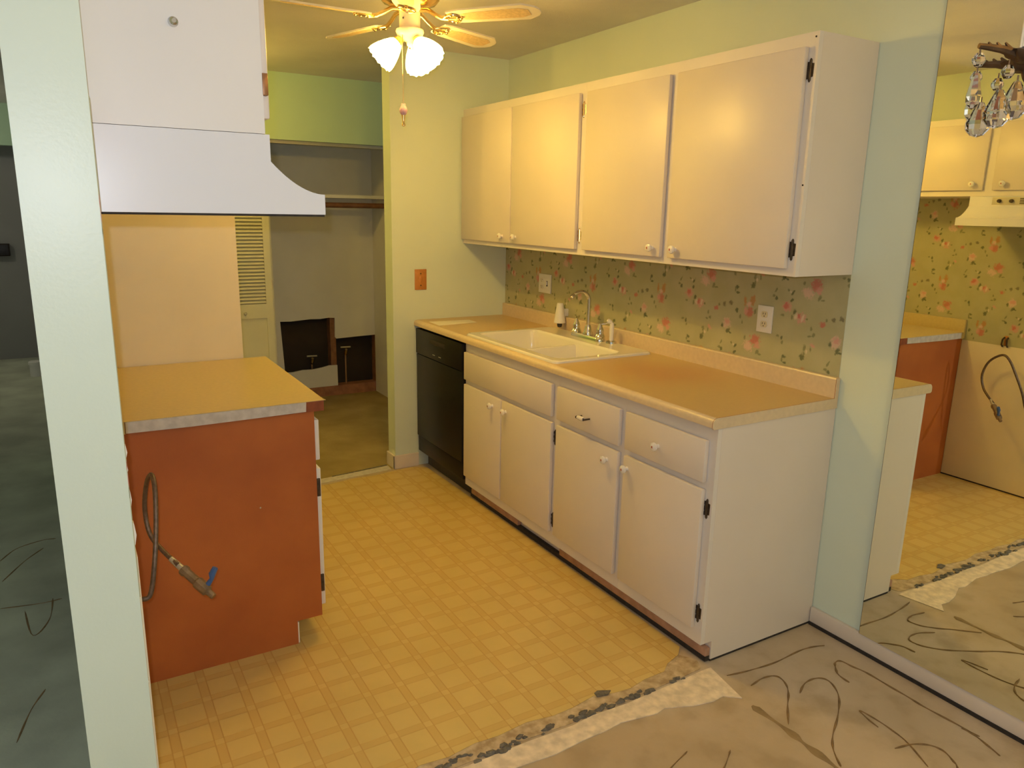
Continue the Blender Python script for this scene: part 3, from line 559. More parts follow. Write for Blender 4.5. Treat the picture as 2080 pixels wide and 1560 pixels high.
bm = bmesh.new(); prism(bm, [(p[0] - 0.0004, p[1] + 0.0003) for p in nose[1:-1]] + [(-0.003, ZT0 + 0.001), (-0.003, 0.9893), (-0.0198, 0.9893), (-0.0198, ZT + 0.0003)], 'y', -0.0012, -0.0001); obj('end_seam', bm, 'raw_wood_red', t)

# ---------------------------------------------------------------- sink
t = empty('sink', (-0.325, 1.39, ZT), 'double bowl white porcelain drop-in sink', 'sink')
def rrect(x0, x1, y0, y1, r, n=6):
    out = []
    for (cx, cy, a0) in ((x1 - r, y1 - r, 0), (x0 + r, y1 - r, PI / 2), (x0 + r, y0 + r, PI), (x1 - r, y0 + r, 3 * PI / 2)):
        for k in range(n + 1): a = a0 + PI / 2 * k / n; out.append((cx + r * math.cos(a), cy + r * math.sin(a)))
    return out
RO = (-0.605, -0.048, 0.962, 1.818); BW = [(-0.560, -0.190, 1.005, 1.365), (-0.560, -0.190, 1.405, 1.775)]
bm = bmesh.new(); zt = ZT + 0.0125
def ring(poly, z): return [bm.verts.new((a, b, z)) for a, b in poly]
def bridge(a, b):
    n = len(a)
    for k in range(n): bm.faces.new((a[k], a[(k + 1) % n], b[(k + 1) % n], b[k]))
e0 = ring(rrect(*RO, 0.03), ZT + 0.0004); e1 = ring(rrect(RO[0] + .002, RO[1] - .002, RO[2] + .002, RO[3] - .002, 0.03), ZT + 0.008); e2 = ring(rrect(RO[0] + .009, RO[1] - .009, RO[2] + .009, RO[3] - .009, 0.028), zt)
bridge(e0, e1); bridge(e1, e2)
edges = []
def loop_edges(v): return [bm.edges.get((v[i], v[(i + 1) % len(v)])) or bm.edges.new((v[i], v[(i + 1) % len(v)])) for i in range(len(v))]
edges += loop_edges(e2)
for b in [(-0.560, -0.190, 1.005, 1.775)]:
    rs = [ring(rrect(b[0] + d, b[1] - d, b[2] + d, b[3] - d, max(0.05 - d * 0.2, .02)), z) for d, z in ((0, zt), (.004, zt - .004), (.008, zt - .014), (.014, ZT - .10), (.024, ZT - .165), (.045, ZT - .178))]
    edges += loop_edges(rs[0])
    for a, c_ in zip(rs, rs[1:]): bridge(a, c_)
    bm.faces.new(rs[-1])
bmesh.ops.triangle_fill(bm, edges=edges, use_beauty=True)
obj('basin', bm, 'porcelain', t, True, 30)
bm = bmesh.new(); prism(bm, [(1.352, ZT - .1775), (1.372, ZT - .035), (1.376, ZT - .016), (1.381, ZT - .011), (1.389, ZT - .011), (1.394, ZT - .016), (1.398, ZT - .035), (1.418, ZT - .1775)], 'x', -0.5500, -0.2000); obj('divider', bm, 'porcelain', t, True, 60)
for b in BW:
    bm = bmesh.new(); lathe(bm, [(0.042, -.002), (0.042, .002), (0.034, .003), (0.030, -.001), (0, -.001)], 24, Matrix.Translation(((b[0] + b[1]) / 2, (b[2] + b[3]) / 2, ZT - .176))); obj('drain', bm, 'chrome', t, True)

# faucet
FZ = zt; FX = -0.105; FY = 1.405
t = empty('faucet', (FX, FY, FZ), 'chrome gooseneck faucet with two bell handles on the sink', 'faucet')
bm = bmesh.new(); pr = rrect(FX - .028, FX + .028, FY - .128, FY + .128, 0.027, 6)
a = ring(pr, FZ + .0004); b = ring(pr, FZ + .012); c_ = ring([(FX + (x - FX) * .8, FY + (y - FY) * .955) for x, y in pr], FZ + .020); bridge(a, b); bridge(b, c_); bm.faces.new(c_); bm.faces.new(list(reversed(a))); obj('base_plate', bm, 'chrome', t, True)
for s in (-1, 1):
    y = FY + s * 0.102
    bm = bmesh.new(); lathe(bm, [(0.0, .0195), (0.026, .0195), (0.027, .026), (0.022, .034), (0.018, .044), (0.020, .052), (0.017, .062), (0.011, .074), (0.009, .084), (0.006, .090), (0, .091)], 20, Matrix.Translation((FX, y, FZ))); h = obj('handle', bm, 'chrome', t, True)
    bm = bmesh.new(); tube(bm, [(FX, y, FZ + .086), (FX + .02, y + s * .015, FZ + .089), (FX + .035, y + s * .028, FZ + .096)], [.005, .0045, .006], 10); obj('lever', bm, 'chrome', h, True)
bm = bmesh.new(); lathe(bm, [(0, .0195), (0.026, .0195), (0.026, .028), (0.020, .040), (0.017, .055), (0.012, .070), (0, .070)], 20, Matrix.Translation((FX, FY, FZ))); obj('spout_base', bm, 'chrome', t, True)
bm = bmesh.new(); pts = [(FX, FY, FZ + z) for z in (.06, .12, .17, .195)] + [(FX - 0.045 + 0.045 * math.cos(a), FY + 0.01 * (1 - math.cos(a)), FZ + .195 + 0.045 * math.sin(a)) for a in [PI * k / 14 for k in range(1, 12)]]
tube(bm, pts, 0.0102, 14); e_ = Vector(pts[-1]); obj('spout', bm, 'chrome', t, True)
bm = bmesh.new(); d_ = (Vector(pts[-1]) - Vector(pts[-2])).normalized(); tube(bm, [e_ - d_ * .004, e_ + d_ * .006, e_ + d_ * .022], [.010, .0135, .013], 14); obj('aerator', bm, 'chrome', t, True)
# sprayer
t = empty('side_sprayer', (-0.085, 1.235, FZ), 'white pull-out side sprayer with chrome collar on the sink', 'sprayer')
bm = bmesh.new(); lathe(bm, [(0, .0004), (0.027, .0004), (0.026, .008), (0.018, .014), (0, .014)], 20, Matrix.Translation((-.085, 1.235, FZ))); obj('collar', bm, 'chrome', t, True)
bm = bmesh.new(); tube(bm, [(-.085, 1.235, FZ + z) for z in (.012, .03, .06, .09, .102)], [.0110, .0105, .0120, .0110, .009], 14); obj('grip', bm, 'white_plastic', t, True)
bm = bmesh.new(); tube(bm, [(-.085, 1.235, FZ + .094), (-.089, 1.238, FZ + .103), (-.096, 1.243, FZ + .108), (-.102, 1.247, FZ + .109), (-.106, 1.250, FZ + .108)], [.007, .0095, .0122, .0115, .006], 14); obj('spray_head', bm, 'white_plastic', t, True)
# night light fixed above the backsplash
t = empty('night_light', (-0.055, 1.738, 0.945), 'white cone-shaded night light on the wall left of the faucet', 'night light')
bm = bmesh.new(); lathe(bm, [(0.031, .958), (0.0325, .960), (0.019, 1.060), (0.016, 1.068), (0, 1.069)], 24, Matrix.Translation((-.055, 1.738, 0))); obj('shade', bm, 'white_plastic', t, True)
bm = bmesh.new(); lathe(bm, [(0, .932), (0.011, .935), (0.0145, .945), (0.0135, .962), (0.008, 1.00), (0, 1.00)], 18, Matrix.Translation((-.055, 1.738, 0))); obj('bulb', bm, 'dark_plastic', t, True)
B_('back_plate', 'white_plastic', t, -0.050, -0.0016, 1.730, 1.750, 0.993, 1.035, 0.003)
# flat sheet lying on the worktop
bm = bmesh.new(); prism(bm, [(-0.584, 2.316), (-0.592, 2.160), (-0.335, 2.190), (-0.330, 2.300)], 'z', ZT + 0.0006, ZT + 0.0026); tag(obj('card_sheet', bm, 'paper'), 'flat white card lying on the worktop corner over the dishwasher', 'card')

# ---------------------------------------------------------------- wall plates
def duplex(parent, x, y, z, m='ivory_plastic'):
    for s in (-1, 1):
        bm = bmesh.new(); pr = [(y + 0.0165 * math.cos(a), z + s * .0195 + max(-.0125, min(.0125, 0.0165 * math.sin(a)))) for a in [2 * PI * k / 24 for k in range(24)]]
        prism(bm, pr, 'x', x, x - 0.003); k = obj('socket', bm, m, parent)
        bm = bmesh.new()
        for dy in (-.006, .006): box(bm, x - .0032, x - .0028, y + dy - .0012, y + dy + .0012, z + s * .0195 - .001, z + s * .0195 + .007)
        box(bm, x - .0032, x - .0028, y - .002, y + .002, z + s * .0195 - .009, z + s * .0195 - .005); obj('slot', bm, 'dark_gap', k)
t = empty('outlet', (-0.003, 0.362, 1.10), 'white duplex outlet nearest the mirror on the floral wallpaper', 'outlet')
B_('plate', 'white_plastic', t, -0.008, -0.0016, 0.325, 0.400, 1.104, 1.211, 0.002); duplex(t, -0.008, 0.3625, 1.1575)
t = empty('outlet', (-0.003, 1.975, 1.10), 'white double plate with outlet and switch near the stub wall', 'outlet')
B_('plate', 'white_plastic', t, -0.008, -0.0016, 1.912, 2.038, 1.098, 1.206, 0.002); duplex(t, -0.008, 2.002, 1.152, 'paper')
sw = B_('switch', 'white_plastic', t, -0.0165, -0.0078, 1.945, 1.953, 1.145, 1.165, 0.001); B_('slot', 'dark_gap', t, -0.0083, -0.0078, 1.942, 1.956, 1.138, 1.168)
t = empty('switch_plate', (-0.585, YB - .003, 1.09), 'copper coloured wall plate on the stub wall over the dishwasher', 'wall plate')
B_('plate', 'copper_plate', t, -0.622, -0.547, YB - 0.0065, YB - 0.0003, 1.092, 1.213, 0.002)
bm = bmesh.new(); lathe(bm, [(0.014, 0), (0.012, .002), (0.007, .0028), (0, .0028)], 20, Matrix.Translation((-0.5845, YB - .0064, 1.153)) @ Matrix.Rotation(PI / 2, 4, 'X') @ Matrix.Diagonal((0.8, 1.5, 1, 1))); obj('boss', bm, 'copper_plate', t, True)
for z in (1.118, 1.187):
    bm = bmesh.new(); lathe(bm, [(0.0042, 0), (0.003, .0018), (0, .002)], 12, Matrix.Translation((-0.5845, YB - .0064, z)) @ Matrix.Rotation(PI / 2, 4, 'X')); obj('screw', bm, 'antique_bronze', t, True)

# ---------------------------------------------------------------- wall mirror
t = empty('wall_mirror', (-0.02, -1.7, 0.076), 'large frameless wall mirror above the right baseboard', 'mirror')
bm = bmesh.new(); prism(bm, [(-0.0200, 0.0755), (-0.0205, 0.0755), (-0.0090, 2.37), (-0.0085, 2.37)], 'y', -3.30, -0.218); obj('glass', bm, 'mirror_glass', t)
bm = bmesh.new(); prism(bm, [(-0.0140, 0.0755), (-0.0199, 0.0755), (-0.0084, 2.37), (-0.0030, 2.37)], 'y', -3.30, -0.2165); obj('backing', bm, 'dark_gap', t)

# ---------------------------------------------------------------- left side: base cabinet and worktop
YL = 0.814; YL2 = 1.664; XP = -1.703
t = empty('base_cabinet', (-2.0, 1.24, 0), 'base cabinet with unpainted orange wood side beside the stove gap', 'cabinet')
bm = bmesh.new(); prism(bm, [(XLF + 0.003, 0.004), (-1.794, 0.004), (-1.794, 0.095), (XP, 0.095), (XP, ZT0 - 0.001), (XLF + 0.003, ZT0 - 0.001)], 'y', YL, YL + 0.016); obj('side_panel', bm, 'orange_wood', t)['label'] = 'bare orange plywood side panel'
bm = bmesh.new(); box(bm, XLF + 0.003, XP + 0.000, YL2 - 0.018, YL2 - 0.002, 0.095, ZT0 - 0.001); box(bm, XLF + 0.003, XP - 0.02, YL + 0.0165, YL2 - 0.0185, 0.095, 0.111); box(bm, XLF + 0.003, XLF + 0.010, YL + 0.0165, YL2 - 0.0185, 0.111, ZT0 - 0.001); obj('body', bm, 'white_paint', t)
B_('toe_board', 'raw_wood_red', t, -1.812, -1.796, YL + 0.0165, YL2 - 0.0185, 0.004, 0.0945)
B_('toe_edge', 'paper', t, -1.7935, -1.789, YL + 0.002, YL + 0.014, 0.006, 0.088)
bm = bmesh.new(); frame(bm, XP - 0.0195, XP - 0.0005, YL + 0.0165, YL2 - 0.0185, 0.095, ZT0 - 0.001, [(YL + .05, YL + .40, .15, .63), (YL + .45, YL + .79, .15, .63), (YL + .05, YL + .79, .70, .82)]); obj('face_frame', bm, 'frame_paint', t)
for (a, b, ky, hy) in ((YL + .012, YL + .41, YL + .37, YL + 0.006), (YL + .44, YL + .82, YL + .48, None)):
    d_ = door(t, 'door', 'white_paint', XP + 0.0005, XP + DT, a, b, 0.130, 0.660, (ky, 0.61), (), right=True)
    if hy:
        for z in (0.22, 0.59): B_('hinge', 'antique_bronze', d_, XP + 0.002, XP + 0.014, YL + 0.004, YL + 0.0115, z - .033, z + .033, 0.001)
f = B_('drawer_front', 'white_paint', t, XP + 0.0005, XP + DT, YL + .012, YL + .82, 0.690, 0.838, 0.004); put('knob', KNOB_R, f, (XP + DT, YL + .41, 0.76))
for (x, z) in ((-1.90, 0.555),):
    bm = bmesh.new(); lathe(bm, [(0, 0), (0.003, 0), (0.003, .001), (0, .0012)], 8, Matrix.Translation((x, YL - 0.0002, z)) @ Matrix.Rotation(PI / 2, 4, 'X')); obj('screw_head', bm, 'chrome', t)
t = empty('worktop', (-2.0, 1.23, ZT0), 'short golden worktop on the orange cabinet, its edging half stripped', 'worktop')
YW = 0.798
bm = bmesh.new(); box(bm, XLF + 0.0215, -1.672, YW, YL2, ZT0, ZT - 0.002); obj('core', bm, 'raw_wood_red', t)
bm = bmesh.new(); prism(bm, [(XLF + 0.0215, YW - 0.001), (-1.665, YW - 0.001), (-1.669, YW + 0.02), (-1.670, YL2), (XLF + 0.0215, YL2)], 'z', ZT - 0.0018, ZT); obj('top', bm, 'left_laminate', t)
bm = bmesh.new(); prism(bm, [(-2.285, ZT0 + .001), (-2.1, ZT0 - .001), (-1.95, ZT0 + .0005), (-1.735, ZT0 + .003), (-1.733, ZT - .002), (-2.285, ZT - .002)], 'y', YW - 0.0030, YW - 0.0003); obj('edge_strip', bm, 'edge_strip', t)
B_('edge_strip', 'left_laminate', t, -2.310, -2.287, YW - 0.0025, YW - 0.0003, ZT0 - 0.001, ZT - 0.002)
bm = bmesh.new(); box(bm, XLF + 0.0018, XLF + 0.021, YW + 0.002, YL2, ZT0, 0.988, 0.002); obj('backsplash', bm, 'left_laminate', t, True)

# tall cabinet at the end of the left worktop
t = empty('pantry_cabinet', (-2.04, 2.05, 0), 'tall cream cabinet standing behind the short left worktop', 'cabinet')
B_('side_panel', 'panel_paint', t, XLF + 0.003, -1.7625, YL2 + 0.004, YL2 + 0.020, 0.003, 2.13)
B_('body', 'panel_paint', t, XLF + 0.003, -1.782, YL2 + 0.0205, 2.44, 0.09, 2.13, 0.001)
B_('toe_board', 'black_toe', t, XLF + 0.003, -1.84, YL2 + 0.021, 2.438, 0.003, 0.0895)
for (za, zb) in ((0.12, 1.30), (1.33, 2.10)):
    door(t, 'door', 'white_paint', -1.7815, -1.7635, YL2 + 0.023, 2.43, za, zb, (2.38, 1.1 if za < 1 else 1.42), (), right=True)

# ---------------------------------------------------------------- left upper cabinet and hood
YH0, YH1 = -0.040, 0.722; ZLU = 1.706
t = empty('wall_cabinet', (-2.17, 0.6, ZLU), 'short white wall cabinet above the range hood', 'cabinet')
XUF = -2.016; YUE = 1.33
bm = bmesh.new(); box(bm, XLF + 0.0018, XUF - 0.0005, YH0, YH0 + 0.016, ZLU, ZU1); box(bm, XLF + 0.0018, XUF - 0.0195, YUE - .016, YUE, ZLU, ZU1); box(bm, XLF + 0.0018, XUF - 0.0195, YH0 + .0165, YUE - .0165, ZLU, ZLU + .016); box(bm, XLF + 0.0018, XUF - 0.0195, YH0 + .0165, YUE - .0165, ZU1 - .016, ZU1)
obj('body', bm, 'white_paint', t)
bm = bmesh.new(); LD = [(YH0 + 0.018, 0.612, 0.553, True), (0.662, 1.30, 0.712, False)]
frame(bm, XUF - 0.019, XUF - 0.0003, YH0 + 0.0163, YUE, ZLU, ZU1, [(d[0] + .02, d[1] - .012, ZLU + .05, ZU1 - .05) for d in LD]); obj('face_frame', bm, 'frame_paint', t)
for (a, b, ky, hg) in LD:
    d_ = door(t, 'door', 'white_paint_dimmed', XUF + 0.0005, XUF + 0.0155, a, b, 1.737, 2.09, (ky, 1.77), (), right=True)  # darker paint copy stands in for less lamp light on these doors
    if hg:
        for z in (1.802, 2.03): B_('hinge', 'hinge_copper', d_, XUF - 0.001, XUF + 0.010, YH0 - 0.002, YH0 + 0.0175, z - .021, z + .021, 0.001)['label'] = 'copper coloured hinge'
bm = bmesh.new(); lathe(bm, [(0.0095, 0), (0.0095, .002), (0.007, .007), (0.0075, .011), (0.004, .014), (0, .014)], 14, Matrix.Translation((-2.176, YH0, 1.897)) @ Matrix.Rotation(PI / 2, 4, 'X')); obj('bolt', bm, 'chrome', t, True)['label'] = 'steel bolt head'

t = empty('range_hood', (-2.1, 0.34, 1.546), 'white enamel range hood with a curved lip under the short wall cabinet', 'range hood')
XHF = -1.897; XHT = -2.008
curve = [(XHT, 1.652)] + [(XHT + (XHF - XHT) * k / 8, 1.652 - (1.652 - 1.588) * (1 - (1 - k / 8) ** 1.9)) for k in range(1, 9)]
prof = [(XLF + 0.003, ZLU - 0.001), (XHT, ZLU - 0.001)] + curve + [(XHF, 1.546)]
bm = bmesh.new()
prism(bm, prof + [(XLF + 0.003, 1.546)], 'y', YH0, YH0 + 0.004); obj('side', bm, 'hood_enamel', t)
bm = bmesh.new(); prism(bm, prof + [(XLF + 0.003, 1.546)], 'y', YH1 - 0.004, YH1); obj('side', bm, 'hood_enamel', t)
bm = bmesh.new(); inner = [(x - 0.004 if x > XHT - .001 else x, z - 0.004) for x, z in prof]; inner[0] = (prof[0][0], prof[0][1] - .004); inner[-1] = (XHF - .004, 1.546)
prism(bm, prof + list(reversed(inner)), 'y', YH0 + 0.0042, YH1 - 0.0042); obj('canopy', bm, 'hood_enamel', t, True, 35)
B_('lip_shadow_strip', 'dark_gap', t, XLF + 0.004, XHF - 0.002, YH0 + 0.001, YH0 + 0.006, 1.5415, 1.5458)  # dark strip painted in as the shadow under the hood lip
B_('underside', 'track_metal', t, XLF + 0.004, XHF - 0.006, YH0 + 0.0045, YH1 - 0.0045, 1.556, 1.560)
cs = B_('control_strip', 'track_metal', t, XHT, XHT + 0.002, 0.20, 0.60, 1.660, 1.700)
for y in (0.562, 0.500):
    bm = bmesh.new(); lathe(bm, [(0, 0), (0.010, 0), (0.009, .012), (0.006, .015), (0, .015)], 16, Matrix.Translation((XHT + .002, y, 1.680)) @ Matrix.Rotation(PI / 2, 4, 'Y')); obj('control_knob', bm, 'antique_bronze', cs, True)
for k in range(4): B_('vent_slot', 'dark_gap', cs, XHT + 0.0018, XHT + 0.0026, 0.24, 0.46, 1.665 + k * .0085, 1.669 + k * .0085)

# ---------------------------------------------------------------- gas hose and junction plate in the stove gap
t = empty('gas_hose', (-2.2, 0.52, 0.42), 'flexible gas hose with blue-handled valve dangling in front of the orange panel', 'hose')
hp = [(-2.327, 0.38, 0.527), (-2.309, 0.38, 0.53), (-2.285, 0.38, 0.539), (-2.266, 0.40, 0.623), (-2.251, 0.44, 0.718), (-2.243, 0.485, 0.801), (-2.246, 0.53, 0.824), (-2.256, 0.60, 0.772), (-2.264, 0.63, 0.687), (-2.258, 0.61, 0.616), (-2.232, 0.565, 0.577), (-2.199, 0.51, 0.547)]
def cat(P_, n=6):
    P_ = [Vector(p) for p in P_]; Q = []
    for i in range(len(P_) - 1):
        p0 = P_[max(i - 1, 0)]; p1 = P_[i]; p2 = P_[i + 1]; p3 = P_[min(i + 2, len(P_) - 1)]
        for k in range(n):
            u = k / n; Q.append(0.5 * ((2 * p1) + (p2 - p0) * u + (2 * p0 - 5 * p1 + 4 * p2 - p3) * u * u + (3 * p1 - p0 - 3 * p2 + p3) * u ** 3))
    return Q + [P_[-1]]
bm = bmesh.new(); tube(bm, cat(hp), 0.0066, 12); obj('tube', bm, 'steel_braid', t, True)
bm = bmesh.new(); a = Vector((-2.215, 0.535, 0.560)); d_ = (Vector((-2.124, 0.42, 0.473)) - Vector((-2.212, 0.530, 0.558))).normalized()
tube(bm, [a, a + d_ * .03, a + d_ * .031, a + d_ * .05], [.008, .009, .009, .0095], 10); obj('sleeve', bm, 'track_metal', t, True)
b0 = a + d_ * .048
bm = bmesh.new(); tube(bm, [b0, b0 + d_ * .012, b0 + d_ * .018, b0 + d_ * .055, b0 + d_ * .06, b0 + d_ * .10, b0 + d_ * .105, b0 + d_ * .125], [.015, .016, .013, .013, .017, .016, .010, .009], 8); vb = obj('valve_body', bm, 'valve_metal', t, True, 30)
bm = bmesh.new(); h0 = b0 + d_ * .085 + Vector((0.012, -0.004, 0.010)); tube(bm, [h0, h0 + Vector((.010, -.004, .016)), h0 + Vector((.012, -.004, .030)), h0 + Vector((.022, -.004, .048))], [.008, .006, .010, .008], 8); obj('valve_handle', bm, 'blue_handle', vb, True)['label'] = 'blue lever handle'
t = empty('wall_bracket', (XLF + .008, 0.56, 0.86), 'small dark metal bracket on the wall over the stove gap panel', 'bracket')
for dy in (-.014, .014):
    bm = bmesh.new(); tube(bm, [(XLF + .008, 0.563 + dy, 0.862), (XLF + .022, 0.563 + dy, 0.875), (XLF + .022, 0.563 + dy * .8, 0.905), (XLF + .006, 0.563 + dy * .7, 0.915)], .005, 8); obj('prong', bm, 'antique_bronze', t, True)
B_('centre_plate', 'copper_plate', t, XLF + 0.0018, XLF + 0.006, 0.553, 0.573, 0.868, 0.925, 0.001)

# ---------------------------------------------------------------- louvred bifold door at the closet
t = empty('bifold_door', (-1.36, 3.66, 0), 'pale louvred bifold door folded at the left of the closet', 'door')
def leaf(y, x0, x1, nm):
    bm = bmesh.new(); box(bm, x0, x0 + .045, y, y + .028, .02, 1.97); box(bm, x1 - .045, x1, y, y + .028, .02, 1.97)
    for z0, z1 in ((.02, .16), (0.80, 0.90), (1.87, 1.97)): box(bm, x0 + .045, x1 - .045, y, y + .028, z0, z1)
    lf = obj(nm, bm, 'louver_paint', t)
    B_('panel', 'louver_paint', lf, x0 + .0455, x1 - .0455, y + .008, y + .02, .1605, .7995)
    z = 0.905; sm = None
    while z < 1.862:
        if sm is None:
            bm = bmesh.new(); prism(bm, [(0.001, 0.0), (0.026, 0.019), (0.026, 0.0265), (0.001, 0.0075)], 'x', -(x1 - x0 - .092) / 2, (x1 - x0 - .092) / 2)
            bmesh.ops.recalc_face_normals(bm, faces=bm.faces[:]); sm = bpy.data.meshes.new('slat'); bm.to_mesh(sm); bm.free(); sm.materials.append(MATS['louver_paint'])
        put('slat', sm, lf, ((x0 + x1) / 2, y, z)); z += 0.0240
    return lf
l1 = leaf(3.640, -1.545, -1.168, 'leaf'); l2 = leaf(3.672, -1.532, -1.150, 'leaf')
B_('hinge_block', 'brass', t, -1.17, -1.160, 3.667, 3.673, 1.0, 1.06)
bm = bmesh.new(); lathe(bm, [(0, 0), (0.008, 0), (0.007, .012), (0.012, .018), (0.008, .026), (0, .027)], 14, Matrix.Translation((-1.36, 3.640, 0.84)) @ Matrix.Rotation(PI / 2, 4, 'X')); obj('pull_knob', bm, 'track_metal', l1, True)

# ---------------------------------------------------------------- ceiling fan with lit shades
FC = Vector((-1.168, 1.190, 0)); 
t = empty('ceiling_fan', (FC.x, FC.y, 2.06), 'white and brass five-blade ceiling fan with lit frosted glass shades', 'ceiling fan')
T = Matrix.Translation(FC)
bm = bmesh.new(); lathe(bm, [(0, ZC - .0005), (0.085, ZC - .0005), (0.085, ZC - .018), (0.13, ZC - .030), (0.135, ZC - .055), (0.12, ZC - .075), (0.105, ZC - .085), (0, ZC - .085)], 40, T); obj('motor_housing', bm, 'fan_white', t, True)
bm = bmesh.new(); lathe(bm, [(0, ZC - .0855), (0.108, ZC - .0855), (0.112, ZC - .095), (0.100, ZC - .108), (0.072, ZC - .120), (0, ZC - .121)], 40, T, lambda i, a: ((.0035 * math.cos(24 * a), 0) if i in (2, 3) else (0, 0))); obj('brass_ring', bm, 'brass', t, True)
bm = bmesh.new(); lathe(bm, [(0, 2.3085), (0.046, 2.3085), (0.046, 2.300), (0.040, 2.296), (0.040, 2.232), (0.043, 2.228), (0, 2.228)], 32, T); obj('switch_housing', bm, 'fan_white', t, True)
bm = bmesh.new(); lathe(bm, [(0, 2.2275), (0.052, 2.2275), (0.054, 2.220), (0.047, 2.204), (0.030, 2.190), (0.014, 2.184), (0.012, 2.172), (0.006, 2.166), (0, 2.166)], 32, T); hub = obj('light_hub', bm, 'fan_white', t, True)
bm = bmesh.new(); lathe(bm, [(0, 0), (0.004, 0), (0.003, .003), (0, .003)], 10, Matrix.Translation((FC.x - .0345, FC.y - .0205, 2.262)) @ Matrix.Rotation(-PI / 2, 4, 'Y')); obj('screw', bm, 'antique_bronze', t, True)
# blades
L0, L1, WB = 0.165, 0.522, 0.058
outline = [(L0, -.040), (L0 + .05, -.050), (L1 - .055, -WB), (L1 - .012, -.032), (L1, -.012), (L1, .012), (L1 - .012, .032), (L1 - .055, WB), (L0 + .05, .050), (L0, .040)]
inset = [(L0 + .055, -.022), (L0 + .10, -.030), (L1 - .075, -.036), (L1 - .040, -.020), (L1 - .040, .020), (L1 - .075, .036), (L0 + .10, .030), (L0 + .055, .022)]
ZB = 2.264
def mesh_of(name, bm, m, sm=False):
    bmesh.ops.recalc_face_normals(bm, faces=bm.faces[:]); me = bpy.data.meshes.new(name); bm.to_mesh(me); bm.free(); me.materials.append(MATS[m])
    if sm:
        for p in me.polygons: p.use_smooth = True
        me.set_sharp_from_angle(angle=math.radians(40))
    return me
bm = bmesh.new(); prism(bm, outline, 'z', -.003, .003); MB = mesh_of('blade', bm, 'blade_white')
bm = bmesh.new(); prism(bm, inset, 'z', -.0042, -.0030); MI = mesh_of('cane_inset', bm, 'blade_cane')
bm = bmesh.new()
tube(bm, [(0.040, 0, .034), (0.075, 0, .030), (0.105, 0, .012), (0.135, 0, -.003), (0.165, 0, -.007)], [.009, .009, .008, .008, .009], 10)
for s in (-1, 1): tube(bm, cat([(0.140, 0, -.006), (0.160, s * .022, -.007), (0.185, s * .030, -.007), (0.205, s * .018, -.007), (0.200, s * .006, -.007)], 4), .0045, 8)
tube(bm, [(0.165, 0, -.007), (0.215, 0, -.006)], .005, 8)
for p in ((0.185, .028), (0.185, -.028), (0.215, 0)): bmesh.ops.create_uvsphere(bm, u_segments=10, v_segments=6, radius=.007, matrix=Matrix.Translation((p[0], p[1], -.008)))
MI2 = mesh_of('blade_iron', bm, 'brass', True)
for k, deg in enumerate((-50, 24, 107, 179, 244)):
    a = math.radians(deg); pitch = math.radians(-11)
    o = link('blade', MB, t, Vector((FC.x, FC.y, ZB)) - base_of(t)); o.rotation_euler = (Matrix.Rotation(a, 3, 'Z') @ Matrix.Rotation(pitch, 3, 'X')).to_euler()
    i_ = link('cane_inset', MI, o, (0, 0, 0)); j_ = link('blade_iron', MI2, o, (0, 0, 0))
# shades
right = Vector((0.861, -0.509, 0)); toward = Vector((-0.509, -0.861, 0))
SH = [(0.016, 0), (0.019, .005), (0.029, .019), (0.0405, .042), (0.0495, .066), (0.0545, .084), (0.0565, .096), (0.0560, .103)]
for k, ang in enumerate((42, 162, 282)):
    d_ = (right * math.cos(math.radians(ang)) + toward * math.sin(math.radians(ang)))
    axis = (d_ * 0.72 + Vector((0, 0, -0.69))).normalized()
    p0 = Vector((FC.x, FC.y, 2.194)) + d_ * 0.034
    rot = Vector((0, 0, 1)).rotation_difference(axis).to_matrix().to_4x4()
    bm = bmesh.new(); tube(bm, [Vector((FC.x, FC.y, 2.205)) + d_ * .02, p0, p0 + axis * .014, p0 + axis * .026], [.012, .013, .020, .0245], 14); obj('lamp_arm', bm, 'brass', hub, True)
    q0 = p0 + axis * .012
    bm = bmesh.new(); lathe(bm, SH, 36, Matrix.Translation(q0) @ rot, lambda i, a: ((.0016 * math.cos(14 * a) if i == 7 else 0, .0025 * math.cos(14 * a) if i == 7 else 0))); obj('glass_shade', bm, 'lit_frosted_glass', t, True, 80)
    lp = light('fan_bulb', 'POINT', q0 + axis * 0.050, BULB_W * (1.0, 0.55, 1.35)[k], LAMP, shadow_soft_size=0.02)
# pull chain
pc = Vector((FC.x - 0.035, FC.y - 0.01, 0))
bm = bmesh.new(); tube(bm, [(pc.x + .01, pc.y, 2.225), (pc.x - .004, pc.y - .01, 2.21), (pc.x - .005, pc.y - .012, 2.15), (pc.x - .005, pc.y - .012, 1.955)], .0016, 6); ch = obj('pull_chain', bm, 'brass', t, True)
bm = bmesh.new(); M_ = Matrix.Translation((pc.x - .005, pc.y - .012, 0)); lathe(bm, [(0, 1.956), (.008, 1.955), (.0085, 1.948), (.0135, 1.940), (.0155, 1.930), (.013, 1.921), (.008, 1.914), (0, 1.914)], 18, M_); obj('chain_fob', bm, 'pink_ceramic', ch, True)
bm = bmesh.new(); lathe(bm, [(0, 1.9135), (.008, 1.9135), (.0055, 1.895), (.0045, 1.885), (.007, 1.879), (.006, 1.873), (0, 1.871)], 16, M_); obj('fob_tip', bm, 'brass', ch, True)

